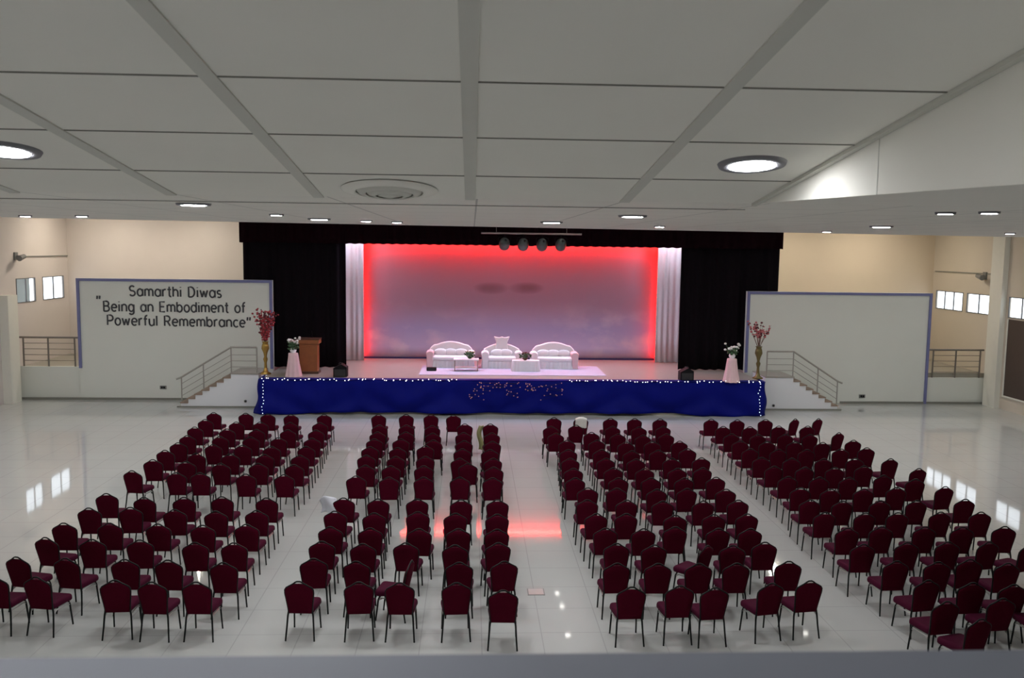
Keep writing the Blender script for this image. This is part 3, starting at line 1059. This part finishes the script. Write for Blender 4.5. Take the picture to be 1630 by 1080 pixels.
def vase(px, py, label, seed, dense):
    rnd = random.Random(seed)
    c = onz(px, py, Z)
    r = empty('flower_vase', (c.x, c.y, Z + .003), label, 'vase of flowers', 'tall vases of red blossom')
    mb = MB()
    M_v = M['gold'] if dense else M['brass']
    prof = [(.20, 0), (.22, .03), (.10, .10), (.06, .25), (.05, .45), (.09, .60), (.05, .70), (.08, .85), (.15, 1.02), (.13, 1.15), (.10, 1.24), (.14, 1.30)]
    mb.lathe(prof, n=20)
    mb.build('vase', M_v, r)
    tw, bl, dk = MB(), MB(), MB()
    n = 26 if dense else 15
    for k in range(n):
        a = rnd.uniform(0, 2 * PI)
        sp_ = rnd.uniform(.1, .62)
        top = Vector((math.cos(a) * sp_ * (.8 if dense else 1), math.sin(a) * sp_ * .6, rnd.uniform(2.4, 2.6) if dense else rnd.uniform(1.9, 2.35)))
        base = Vector((rnd.uniform(-.03, .03), rnd.uniform(-.03, .03), 1.2))
        mid = base.lerp(top, .5) + Vector((0, 0, .03))
        P = [base.lerp(mid, t / 4) if t < 4 else mid.lerp(top, (t - 4) / 4) for t in range(9)]
        tw.tube(P, [.010 - .0008 * i for i in range(9)], 5)
        for t in range(14 if dense else 7):
            f = rnd.uniform(.12 if dense else .45, 1)
            i = min(7, int(f * 8))
            p = P[i].lerp(P[i + 1], f * 8 - i) + Vector((rnd.gauss(0, .035), rnd.gauss(0, .035), rnd.gauss(0, .03)))
            (dk if (rnd.random() < (.25 if dense else .35)) else bl).ball(p, rnd.uniform(.030, .055), 1, 1, .8, 6, 4)
    tw.build('twigs', M['twig'], r)
    bl.build('blossoms', M['red_flower'] if dense else M['pink_flower'], r)
    dk.build('dark_blossoms', M['dark_flower'], r)


vase(423, 596, 'tall gold vase of dense red blossom beside the lettered partition', 11, True)
vase(1206, 603, 'tall gold vase of loose pink blossom in front of the blank partition', 12, False)


def pedestal(px, py, label, seed):
    rnd = random.Random(seed)
    c = onz(px, py, Z)
    r = empty('flower_pedestal', (c.x, c.y + .27, Z + .004), label, 'flower stand', 'pink draped flower stands')
    n = 36
    rings = []
    for rad, z, amp in ((.30, 0, .04), (.265, .2, .035), (.22, .5, .02), (.19, .82, .008), (.185, .90, 0), (.17, .915, 0)):
        rings.append([((rad + amp * math.sin(9 * 2 * PI * k / n)) * math.cos(2 * PI * k / n), (rad + amp * math.sin(9 * 2 * PI * k / n)) * math.sin(2 * PI * k / n), z) for k in range(n)])
    mb = MB(); mb.loft(rings, True, True); mb.build('draped_cloth', M['pink_cloth_and_light'], r)
    mb = MB(); mb.lathe([(.09, .917), (.13, 1.02), (.10, 1.10), (.085, 1.10)], n=14); mb.build('bowl', M['white_cloth'], r)
    lf, fl_, st = MB(), MB(), MB()
    for k in range(46):
        a = rnd.uniform(0, 2 * PI)
        d = rnd.uniform(0, .24)
        lf.ball((math.cos(a) * d, math.sin(a) * d, 1.08 + rnd.uniform(0, .24)), rnd.uniform(.04, .07), 1, .6, .7, 6, 4)
    for k in range(16):
        a = rnd.uniform(0, 2 * PI)
        d = rnd.uniform(.03, .30)
        t = Vector((math.cos(a) * d, math.sin(a) * d, 1.22 + rnd.uniform(0, .30)))
        st.tube([(0, 0, 1.07), t * .6 + Vector((0, 0, .42)), t], .007, 5)
        fl_.ball(t, rnd.uniform(.045, .065), 1, 1, .75, 8, 5)
    lf.build('foliage', M['leaf'], r)
    st.build('stems', M['leaf'], r)
    fl_.build('white_blooms', M['white_flower'], r)


pedestal(465, 601, 'pink draped stand with white flowers in front of the lectern', 21)
pedestal(1167, 610, 'pink draped stand with white flowers beside the blank partition', 22)

# lectern
c = onz(491, 595.5, Z)
r = empty('lectern', (c.x, c.y + .25, Z + .003), 'brown wooden lectern standing on the stage against the black curtain', 'lectern')
mb = MB(); mb.box(-.40, .40, -.28, .28, 0, .09); mb.build('base', M['wood2'], r)
mb = MB(); mb.box(-.35, .35, -.24, .24, .09, 1.2); mb.build('body', M['wood'], r)
mb = MB(); mb.box(-.27, .27, -.255, -.24, .2, 1.08); mb.build('front_panel', M['wood'], r)
mb = MB(); mb.prism([(-.42, 1.2), (.42, 1.2), (.42, 1.36), (-.42, 1.36)], -.3, .3); mb.build('top', M['wood'], r)
mb = MB(); mb.box(-.44, .44, -.32, .32, 1.361, 1.40); mb.build('reading_board', M['wood2'], r)
mb = MB(); mb.tube([(.1, .1, 1.40), (.1, .08, 1.6), (.1, -.02, 1.7)], .01, 6); mb.build('microphone', M['black'], r)

# floor monitors
for px, py, lb in ((541, 601, 'black floor speaker at the foot of the curtain behind the lectern'), (1094, 607, 'black floor speaker at the foot of the curtain far from the lectern')):
    c = onz(px, py, Z)
    r = empty('floor_monitor', (c.x, c.y + .25, Z + .003), lb, 'speaker', 'black floor speakers')
    mb = MB()
    mb.prism([(-.26, 0), (.26, 0), (.26, .38), (.05, .5), (-.26, .34)], -.22, .22)
    mb.build('cabinet', M['black'], r)
    mb = MB(); mb.box(-.22, .22, -.235, -.221, .04, .30); mb.build('grille', M['dark'], r)
    mb = MB(); mb.tube([(-.08, 0, .47), (-.04, 0, .53), (.06, 0, .53), (.1, 0, .47)], .015, 6); mb.build('handle', M['dark'], r)
c = onz(687, 590.5, DECK + .024)
r = empty('small_speaker', (c.x, c.y, DECK + .026), 'small black box on the floor at the left end of the left sofa', 'box')
mb = MB(); mb.bbox(-.2, .2, -.12, .12, 0, .14, .02); mb.build('case', M['black'], r)
mb = MB(); mb.box(-.15, .15, -.132, -.1205, .03, .11); mb.build('grille', M['dark'], r)

# carpet
pts = [onz(667, 597, Z), onz(966, 600, Z), onz(940, 585, Z), onz(686, 582, Z)]
mb = MB()
yA, yB_ = (pts[0].y + pts[1].y) / 2, (pts[2].y + pts[3].y) / 2
poly_slab(mb, [(pts[0].x, yA), (pts[1].x, yA), (pts[1].x, yB_), (pts[0].x, yB_)], [Z + .003] * 4, .02)
cp = mb.build('carpet', M['carpet'])
tag(cp, 'long white carpet under the sofas on the stage', 'carpet')
CY0, CY1 = yA, yB_
CT = Z + .024


def sofa(px0, px1, py, hpx, label, kind):
    a, c = onz(px0, py, CT), onz(px1, py, CT)
    y = (a.y + c.y) / 2
    W = c.x - a.x
    r = empty('draped_sofa', ((a.x + c.x) / 2, y, CT), label, 'sofa', 'white draped sofas on the stage')
    H = hpx * y / FPX
    hw = W / 2
    m = M['white_cloth']
    # pleated skirt
    n = 120
    D = .85
    rings = []
    per = [(-hw, 0), (hw, 0), (hw, D), (-hw, D)]

    def perim(t, off):
        L = [2 * hw, D, 2 * hw, D]
        s = t * sum(L)
        for i in range(4):
            if s <= L[i]:
                p, q = per[i], per[(i + 1) % 4]
                f = s / L[i]
                nx, ny = ((0, -1), (1, 0), (0, 1), (-1, 0))[i]
                return (p[0] + (q[0] - p[0]) * f + nx * off, p[1] + (q[1] - p[1]) * f + ny * off)
            s -= L[i]
        return per[0]
    for z, amp, off in ((.004, .035, .03), (.15, .022, .01), (.30, .012, -.01)):
        rings.append([(*perim(k / n, off + amp * math.sin(k * 2 * PI * 30 / n)), z) for k in range(n)])
    mb = MB(); mb.loft(rings, True, True); mb.build('skirt', m, r)
    mb = MB(); mb.bbox(-hw + .18, hw - .18, -.02, .66, .31, .47, .05); mb.build('seat', m, r)
    for s in (-1, 1):
        mb = MB()
        x0, x1 = sorted((s * hw, s * (hw - .22)))
        xm = (x0 + x1) / 2
        rings = []
        for y_ in (-.05, -.01, .55, .62):
            k = .8 if y_ in (-.05, .62) else 1
            ring = [(xm - .14 * k, y_, .02), (xm - .14 * k, y_, .52)] + [(xm + (.165 * k) * math.cos(t), y_, .60 + .12 * k * math.sin(t)) for t in [math.radians(q_) for q_ in range(190, -11, -25)]] + [(xm + .14 * k, y_, .52), (xm + .14 * k, y_, .02)]
            rings.append(ring)
        mb.loft(rings, True, True)
        mb.build('arm', M['pink_cloth_and_light'] if (kind == 'left' and s < 0) or (kind == 'right' and s > 0) else m, r)  # outer arms coloured pink for the red light falling on white covers
    # arched back
    pts_ = [(-hw + .05, .30)]
    N = 28
    for k in range(N + 1):
        u = -1 + 2 * k / N
        x = u * (hw - .05)
        if kind == 'mid':
            z = .74 + (H - .34 - .74) * max(0, math.cos(u * PI / 2)) ** .9
        else:
            z = .70 + (H - .70) * (max(0, math.cos(u * PI / 2)) ** .75)
            z += .05 * math.exp(-((abs(u) - .8) / .12) ** 2)
        pts_.append((x, z))
    pts_.append((hw - .05, .30))
    fr_, bk_ = [], []
    mb = MB()
    mb.prism(pts_, .64, .84)
    o = mb.build('backrest', m, r)
    bv = o.modifiers.new('soft_edge', 'BEVEL')
    bv.width = .05
    bv.segments = 3
    bv.limit_method = 'ANGLE'
    # cushion folds
    for k in (-1, 0, 1) if kind != 'mid' else (-.5, .5):
        mb = MB()
        cx_ = k * (hw - .25) * .6
        mb.ball((cx_, .60, .60), .26, 1.1, .26, .62, 14, 8)
        mb.build('cushion', m, r)
    if kind == 'mid':
        mb = MB()
        z0 = H - .40
        mb.prism([(-.27, z0 - .30), (.27, z0 - .30), (.24, z0 + .12), (.34, z0 + .36), (.12, z0 + .31), (0, z0 + .35), (-.12, z0 + .31), (-.34, z0 + .36), (-.24, z0 + .12)], .60, .72)
        o = mb.build('headrest', m, r)
        bv = o.modifiers.new('soft_edge', 'BEVEL')
        bv.width = .03
        bv.segments = 2
        bv.limit_method = 'ANGLE'
    return r


sofa(680, 754, 586, 40, 'white draped sofa on the left with an arm coloured pink for red light, nearest the lectern', 'left')
sofa(768, 830, 587, 51, 'white draped sofa in the middle with a tall flared headrest', 'mid')
sofa(846, 919, 588, 41, 'white draped sofa on the right end of the carpet', 'right')


def side_table(px0, px1, py, hpx, label, cloth):
    a, c = onz(px0, py, CT), onz(px1, py, CT)
    r = empty('coffee_table', ((a.x + c.x) / 2, (a.y + c.y) / 2, CT), label, 'table', 'low tables in front of the sofas')
    hw = (c.x - a.x) / 2
    H = hpx * a.y / FPX
    if cloth:
        n = 80
        rings = []
        for z, amp, off in ((.004, .02, .02), (H * .6, .012, .008), (H, 0, 0)):
            pr = []
            for k in range(n):
                t = 2 * PI * k / n
                ex = 4
                cx_ = math.copysign(abs(math.cos(t)) ** (2 / ex), math.cos(t)) * (hw + off)
                cy_ = math.copysign(abs(math.sin(t)) ** (2 / ex), math.sin(t)) * (.28 + off)
                w_ = 1 + amp * math.sin(k * 2 * PI * 20 / n) * 2
                pr.append((cx_ * w_, cy_ * w_, z))
            rings.append(pr)
        mb = MB(); mb.loft(rings, True, True); mb.build('table_cloth', M['white_cloth'], r)
    else:
        mb = MB(); mb.bbox(-hw, hw, -.28, .28, H - .05, H, .012); mb.build('table_top', M['white_cloth'], r)
        for sx in (-1, 1):
            for sy in (-1, 1):
                mb = MB(); mb.tube([(sx * (hw - .05), sy * .23, 0), (sx * (hw - .05), sy * .23, H - .05)], .022); mb.build('leg', M['steel'], r)
        mb = MB(); mb.box(-hw + .06, hw - .06, -.24, .24, .12, .135); mb.build('shelf', M['white_cloth'], r)
    return r, H


def posy(px, z, y, label, seed, red):
    rnd = random.Random(seed)
    x = ony(px, 570, y).x
    r = empty('flower_bowl', (x, y, z + .003), label, 'flower bowl', 'flower bowls on the low tables')
    mb = MB(); mb.lathe([(.05, 0), (.10, .05), (.12, .10), (.11, .10)], n=16); mb.build('bowl', M['twig'] if red else M['leaf'], r)
    lf, fl_ = MB(), MB()
    for k in range(50):
        a = rnd.uniform(0, 2 * PI)
        d = rnd.uniform(0, .24)
        lf.ball((math.cos(a) * d, math.sin(a) * d * .8, .11 + rnd.uniform(0, .19) * (1 - d)), rnd.uniform(.03, .055), 1, .7, .7, 6, 4)
    for k in range(16):
        a = rnd.uniform(0, 2 * PI)
        d = rnd.uniform(0, .2)
        fl_.ball((math.cos(a) * d, math.sin(a) * d * .8, .20 + rnd.uniform(0, .14) * (1 - d)), .035, 1, 1, .7, 6, 4)
    lf.build('foliage', M['leaf'], r)
    fl_.build('petals', M['dark_flower'] if red else M['olive'], r)


t1, h1 = side_table(722, 762, 590, 19, 'low white table with thin metal legs in front of the left sofa', False)
t2, h2 = side_table(815, 858, 590.5, 17, 'low cloth covered table between the middle and right sofas', True)
posy(748, CT + h1, t1.location.y, 'bowl of leafy flowers on the thin legged table', 31, False)
posy(836, CT + h2, t2.location.y, 'bowl of dark flowers on the cloth covered table', 32, True)


# string lights
def string(name, pts, m, label, group, rad=.018, drop=0.0):
    r = empty(name, pts[0], label, 'string lights', group)
    o0 = Vector(pts[0])
    mb = MB()
    mb.tube([Vector(p) - o0 for p in pts], .006, 5)
    mb.build('wire', M['black'], r)
    first = None
    for p in pts:
        if first is None:
            mb = MB()
            mb.ball((0, 0, 0), rad, n=8, m=6)
            first = mb.build('bulb', m, r)
            o = first
        else:
            o = first.copy()
            COL.objects.link(o)
            o.parent = r
        d = Vector(p) - o0
        o.location = (d.x, d.y - .02, d.z + rad * .6 - drop)
    return r


rnd = random.Random(5)
SLG = 'string lights along the stage edge'


def edge_pts(px0, px1, n):
    xa, xb = ony(px0, 605, YS - .1).x, ony(px1, 610, YS - .1).x
    return [(xa + (xb - xa) * k / n + rnd.uniform(-.12, .12), YS - .10 - rnd.uniform(0, .03), DECK + .025 + rnd.uniform(-.05, .03)) for k in range(n + 1)]


string('string_light', edge_pts(416, 728, 48), M['bulb'], 'white string lights along the stage edge nearest the lectern', SLG)
string('string_light', edge_pts(905, 1213, 48), M['bulb'], 'white string lights along the stage edge far from the lectern', SLG)
for px, lb in ((419, 'white string lights hanging down the skirt end nearest the lectern'), (1209, 'white string lights hanging down the skirt end far from the lectern')):
    x = ony(px, 630, YS - .2).x
    P = [(x + rnd.uniform(-.05, .05) + (.0), YS - .12 - .17 * (k / 10), DECK - .06 - (DECK - .12) * k / 10) for k in range(11)]
    string('string_light', P, M['bulb_blue'], lb, 'string lights hanging at the skirt ends')
xm = lambda px: ony(px, 625, YS - .2).x
for i, (px, pw, depth) in enumerate(((758, 12, 28), (785, 22, 14), (818, 16, 24), (848, 12, 14), (878, 18, 28))):
    P = []
    for k in range(18):
        f = rnd.random()
        P.append((xm(px + rnd.uniform(-pw, pw)), YS - .14 - .14 * f - .12, DECK - .03 - f * depth * .024))
    P.sort(key=lambda q_: q_[2], reverse=True)
    string('string_light', P, M['bulb_red'], 'dim reddish fairy lights on the blue skirt, %s cluster from the left' % ('first', 'second', 'third', 'fourth', 'fifth')[i], 'fairy light clusters on the skirt', .019)

# floor socket plate in the aisle
c = onz(853, 943, 0)
r = empty('floor_plate', (c.x, c.y, .001), 'flat metal socket plate in the floor of the central aisle', 'floor plate')
mb = MB(); mb.box(-.16, .16, -.16, .16, 0, .006); mb.build('rim', M['fan'], r)
mb = MB(); mb.box(-.14, .14, -.14, .14, .0065, .009); mb.build('lid', mat('steel_lid', (.42, .42, .40), .4), r)

# ------------------------------------------------------------------ chairs
KX, KZ = 1.09, 1.09     # overall chair size
TOPZ, TOPY = .942 * KZ, -.285 * KX


def make_chair():
    r = empty('banquet_chair', (0, 0, 0), 'x', 'chair')
    # seat
    mb = MB()
    rings = []
    for z, k in ((.405, .02), (.415, .004), (.445, 0), (.475, .008), (.492, .03), (.498, .08)):
        pts = []
        for cx_, cy_, a, rad in ((.165, .17, 0, .06), (-.165, .17, 90, .06), (-.155, -.17, 180, .04), (.155, -.17, 270, .04)):
            for t in (0, 30, 60, 90):
                an = math.radians(a + t)
                pts.append((cx_ * (1 - k * 1.4) + (rad - k * .4) * math.cos(an), cy_ * (1 - k * 1.4) + .03 + (rad - k * .4) * math.sin(an), z))
        rings.append(pts)
    mb.loft(rings, True, True)
    mb.build('seat', M['maroon_seat'], r)

    def by(z):   # lean of the back
        return -.175 - .11 * max(0, (z - .40) / .53)
    # outline of the crown back
    half = [(.175, .40), (.185, .52), (.20, .64), (.213, .74), (.212, .80), (.19, .835), (.15, .86), (.105, .885), (.075, .905)]
    # padded panel
    out = half + [(-x, z) for x, z in half[::-1]]
    front, rear = [], []
    n = len(out)
    cz = .64
    vs = []
    for k, dy in ((.90, .030), (.97, .022), (.975, -.012), (.92, -.022), (.6, -.028), (.0001, -.030)):
        vs.append([(x * k, by(cz + (z - cz) * k) + dy, cz + (z - cz) * k) for x, z in out])
    mb = MB()
    mb.loft(vs, False, True)
    mb.add(vs[0], [tuple(range(n))])
    mb.build('backrest', M['maroon'], r)
    # frame tube with hand hold
    P = [(x, by(z), z) for x, z in half] + [(.055, by(.922), .922), (.024, by(.938), .938), (-.024, by(.938), .938), (-.055, by(.922), .922)] + [(-x, by(z), z) for x, z in half[::-1]]
    mb = MB()
    mb.tube(P, .012, 6)
    mb.tube([(.072, by(.90), .902), (.05, by(.893), .893), (0, by(.888), .888), (-.05, by(.893), .893), (-.072, by(.90), .902)], .010, 6)
    mb.build('back_frame', M['chair_metal'], r)
    # legs
    for s in (-1, 1):
        mb = MB(); mb.tube([(.178 * s, by(.44), .44), (.19 * s, -.19, .36), (.20 * s, -.21, .2), (.215 * s, -.245, .0)], [.015, .0145, .0135, .0125], 8)
        mb.build('leg', M['chair_metal'], r)
        mb = MB(); mb.tube([(.188 * s, .17, .405), (.192 * s, .20, .34), (.198 * s, .215, .2), (.205 * s, .24, .0)], [.015, .0145, .0135, .0125], 8)
        mb.build('leg', M['chair_metal'], r)
        mb = MB(); mb.tube([(.185 * s, -.18, .38), (.19 * s, 0, .372), (.19 * s, .185, .37)], .011, 6)
        mb.tube([(.19 * s, -.19, .34), (.192 * s, -.10, .375)], .008, 5)
        mb.tube([(.192 * s, .20, .33), (.192 * s, .12, .372)], .008, 5)
        mb.build('side_bracket', M['bracket'], r)
    return r


proto = make_chair()
for ch in proto.children:
    for v_ in ch.data.vertices:
        v_.co = (v_.co.x * KX, v_.co.y * KX, v_.co.z * KZ)
proto_parts = list(proto.children)
used = [False]
A = [
    [(340, 657), (391, 658), (426, 659), (463, 660), (516, 660)],
    [(326.5, 668), (376, 672), (414, 672), (462, 673), (509, 673)],
    [(310, 680), (361, 683), (408, 684), (458, 684.5), (503, 685)],
    [(298, 693.5), (350, 695), (399, 696), (443, 697), (496.5, 698)],
    [(283.5, 705), (339, 708), (386, 709), (432, 711), (487, 711)],
    [(262.5, 717), (312, 722), (366, 723), (421, 724), (477, 725)],
    [(243, 732), (296, 735), (351, 738), (411, 738), (468, 740)],
    [(210, 749.5), (280, 752.5), (318, 753), (391, 755), (452, 756)],
    [(169, 786), (229, 792), (292.5, 792), (353, 791), (424, 793)],
    [(141, 809), (207, 808), (277.5, 811.5), (343, 814), (408, 813)],
    [(101, 833), (174, 833), (251, 834.5), (322, 836.5), (392, 835)],
    [(72, 856), (146, 859), (222, 860), (310, 864), (372, 864.5)],
    [(26, 887), (104, 889), (198, 891), (267, 892), (355, 896)],
    [(-12, 918), (57, 919), (182, 924), (241, 927), (312, 927)],
]
B = [
    [(602.5, 660), (646.5, 660), (686, 660), (722, 661)],
    [(604, 677), (647, 677), (688, 678), (740, 675), (780.6, 675)],
    [(601, 688), (646, 688), (689, 690), (738, 689), (783, 689.5)],
    [(596, 699), (638, 699), (690, 701), (739, 702), (784, 703)],
    [(589, 711.5), (633, 713), (677, 710), (736, 715), (780, 716)],
    [(583, 725), (630, 727), (677, 727), (732, 730), (785, 730)],
    [(581.7, 741), (622, 742), (674.5, 742), (745, 738), (786, 744)],
    [(566.7, 758), (619, 760), (674.5, 760), (732, 760), (784, 761)],
    [(546.7, 793), (601.7, 794.5), (664, 794.5), (734, 796), (792, 796)],
    [(533, 814), (595.5, 817), (665, 815), (725, 817.5), (791.5, 819)],
    [(525.6, 839), (589, 841), (667, 842), (729.6, 842), (791, 843)],
    [(512, 862), (577.5, 866), (646, 864.5), (724.5, 868), (793, 864.5)],
    [(499, 889.5), (567, 894), (655, 893), (731, 895.5), (803, 894)],
    [(475, 926), (571, 927), (636, 928), (726.7, 928), (801, 940)],
]
Cb = [
    [(882, 665), (925, 665), (972, 666), (1010.5, 666.5), (1051, 667)],
    [(877, 679), (917, 677), (975.5, 679), (1017.5, 680), (1056, 679)],
    [(885, 690), (941.7, 688.5), (984, 691), (1024, 693), (1061, 691)],
    [(903, 701), (950.5, 701), (997, 704), (1039, 703), (1082, 702.5)],
    [(905, 716), (958, 716), (1006, 718), (1048, 717), (1095, 714.5)],
    [(908, 730), (965, 730), (1013, 731), (1070, 730), (1117, 729)],
    [(913, 746), (977, 745), (1027, 746), (1079, 746), (1119, 745)],
    [(916, 761), (985, 761), (1037, 761), (1090, 761), (1140, 760)],
    [(936, 777), (982, 777.5), (1046, 779), (1094, 778), (1156, 779)],
    [(935, 796), (998, 796.5), (1055.5, 798), (1120, 798), (1175.6, 796.5)],
    [(949.5, 818), (997, 818), (1075.5, 820.5), (1137, 819.5), (1190, 818.5)],
    [(964.5, 841), (1025, 842), (1075, 839), (1144, 841.5), (1195, 842)],
    [(982, 865.5), (1042, 868), (1126, 869), (1167, 869), (1218, 863.5)],
    [(982.5, 897), (1048, 897.5), (1113, 897.5), (1173, 897), (1256, 894)],
    [(1006, 935), (1083, 933), (1139, 936), (1229, 929), (1290, 925)],
]
D = [
    [(1132.5, 667.5), (1174, 668.5), (1219, 668), (1266, 667), (1303, 666.5)],
    [(1151.5, 679), (1194, 679.5), (1240, 678.5), (1286, 678.5)],
    [(1165, 691), (1207, 692), (1251, 691.5), (1290, 692), (1335.5, 689)],
    [(1179, 702), (1222, 703), (1266, 703.5), (1310, 704.5), (1359, 701)],
    [(1195, 714.5), (1240, 715.5), (1285, 716), (1339, 715), (1380, 713)],
    [(1213, 728.5), (1261, 730), (1312, 730.5), (1362, 730), (1418, 730.5)],
    [(1233, 742.5), (1282, 744), (1330, 744.5), (1376, 742), (1463, 746)],
    [(1255, 759), (1305, 760), (1352, 760.5), (1407, 757), (1458, 763)],
    [(1275, 777), (1323, 779), (1376, 778.5), (1428, 776), (1505, 775)],
    [(1290.6, 796), (1342, 798), (1402, 797.5), (1460, 797), (1537, 795)],
    [(1314, 816), (1378, 817), (1430, 816.5), (1498, 815.5), (1562, 815.5)],
    [(1350, 841), (1404, 839), (1473, 839), (1533, 839.5), (1600, 838.5)],
    [(1375, 867), (1445, 864), (1510, 863), (1575, 863), (1640, 866)],
    [(1428, 893.5), (1494, 895), (1545, 891), (1605, 897)],
    [(1478, 924), (1549, 928), (1615, 931)],
    [(1508, 958), (1597, 953), (1672, 952)],
    [(1562, 986)],
]
YAWS = {('D', 0, 3): 32, ('D', 0, 4): 30, ('D', 2, 4): 22, ('C', 12, 2): 42, ('B', 12, 2): 78, ('A', 12, 0): -14, ('A', 12, 1): -10, ('A', 13, 1): -10,
        ('A', 11, 0): -12, ('C', 14, 3): 12, ('C', 14, 4): 8, ('C', 14, 2): 5, ('D', 16, 0): 16, ('D', 14, 0): 8, ('D', 15, 0): 8, ('B', 5, 4): 10, ('D', 5, 4): 8,
        ('D', 6, 4): 10, ('D', 8, 4): 8, ('A', 7, 0): -10, ('B', 10, 4): 5, ('B', 11, 4): 8, ('B', 12, 4): 6, ('B', 11, 2): -5, ('D', 12, 3): 10, ('D', 12, 4): 20}
ORD = ['zeroth', 'first', 'second', 'third', 'fourth', 'fifth', 'sixth', 'seventh', 'eighth', 'ninth', 'tenth']
BN = {'A': 'far left block', 'B': 'left block beside the aisle', 'C': 'right block beside the aisle', 'D': 'far right block'}
PL = ['leftmost', 'second from left', 'middle', 'second from right', 'rightmost']
spots = {}
rj = random.Random(99)
for bn, rows in (('A', A), ('B', B), ('C', Cb), ('D', D)):
    nr = len(rows)
    for i, row in enumerate(rows):
        nc = len(row)
        for j, (px, py) in enumerate(row):
            key = (bn, i, j)
            yaw = math.radians(YAWS.get(key, rj.gauss(0, 2.2)))
            p = onz(px, py, TOPZ)
            x = p.x - (-math.sin(yaw) * TOPY)
            y = p.y - math.cos(yaw) * TOPY
            if not used[0]:
                o = proto
                used[0] = True
            else:
                o = proto.copy()
                COL.objects.link(o)
                for ch in proto_parts:
                    c = ch.copy()
                    COL.objects.link(c)
                    c.parent = o
            o.location = (x, y, 0)
            o.rotation_euler = (0, 0, yaw)
            rn = 'nearest row' if i == nr - 1 else 'row nearest the stage' if i == 0 else ('%s row from the stage' % ORD[i + 1] if i < 7 else '%s nearest row' % ORD[nr - i])
            if nc == 5:
                pl = PL[j]
            elif nc == 1:
                pl = 'alone'
            else:
                pl = ('leftmost', 'second from left', 'third from left', 'rightmost')[j] if nc == 4 else ('leftmost', 'middle', 'rightmost')[j]
            extra = 'sideways turned ' if abs(YAWS.get(key, 0)) > 35 else 'white capped ' if key == ('C', 0, 1) else ''
            o['label'] = '%smaroon chair, %s, %s, %s' % (extra, BN[bn], rn, pl)
            o['group'] = 'maroon banquet chairs in the ' + BN[bn]
            spots[key] = o

# things left on chairs
o = spots[('C', 0, 1)]
mb = MB()
R_ = Matrix.Rotation(o.rotation_euler[2], 4, 'Z')


def capfn(u, v):
    x = -.17 + .34 * u
    s = abs(x) / .22
    zt_ = .955 - .10 * max(0, s - .3)
    L = .36 - .12 * s + .02 * math.sin(9 * u)
    if v < .5:
        z, dy = zt_ - (1 - v * 2) * L, -.05
    else:
        z, dy = zt_ - (v * 2 - 1) * L, .05
    if abs(v - .5) < .06:
        dy = 0
    z_ = min(z, zt_)
    return (x, -.175 - .11 * (z_ - .40) / .53 + dy, z_)


mb.grid(capfn, 16, 16)
cap = tag(mb.build('chair_cap', M['coverlet'], None, .006), 'white cloth draped over the back of a chair in the row nearest the stage', 'cloth')
cap.location = o.location
cap.rotation_euler = o.rotation_euler
cap.scale = (KX, KX, KZ)

o = spots[('B', 8, 0)]
mb = MB()


def shfn(u, v):
    x = -.47 + .33 * u + .02 * math.sin(4 * v)
    z = .60 + (.28 + .10 * math.sin(3 * u)) * v + .02 * math.sin(7 * u)
    return (x, -.20 - .06 * v + .05 * math.sin(5 * u + 3 * v), z)


mb.grid(shfn, 10, 10)
sh = tag(mb.build('paper_sheet', M['paper'], None, .004), 'crumpled white sheet hanging on the left corner of a maroon chair back', 'paper')
sh.location = o.location
sh.rotation_euler = o.rotation_euler
sh.scale = (KX, KX, KZ)

o = spots[('B', 1, 4)]
mb = MB()


def jkfn(u, v):
    x = -.33 + .13 * u - .03 * math.sin(v * 3)
    z = .18 + .70 * v
    return (x + .03 * math.sin(7 * v), -.22 - .06 * v + .05 * math.sin(6 * u + 2 * v), z)


mb.grid(jkfn, 8, 14)
jk = tag(mb.build('hanging_scarf', M['olive'], None, .012), 'olive scarf hanging from the side of a maroon chair near the stage', 'scarf')
jk.location = o.location
jk.rotation_euler = o.rotation_euler
jk.scale = (KX, KX, KZ)
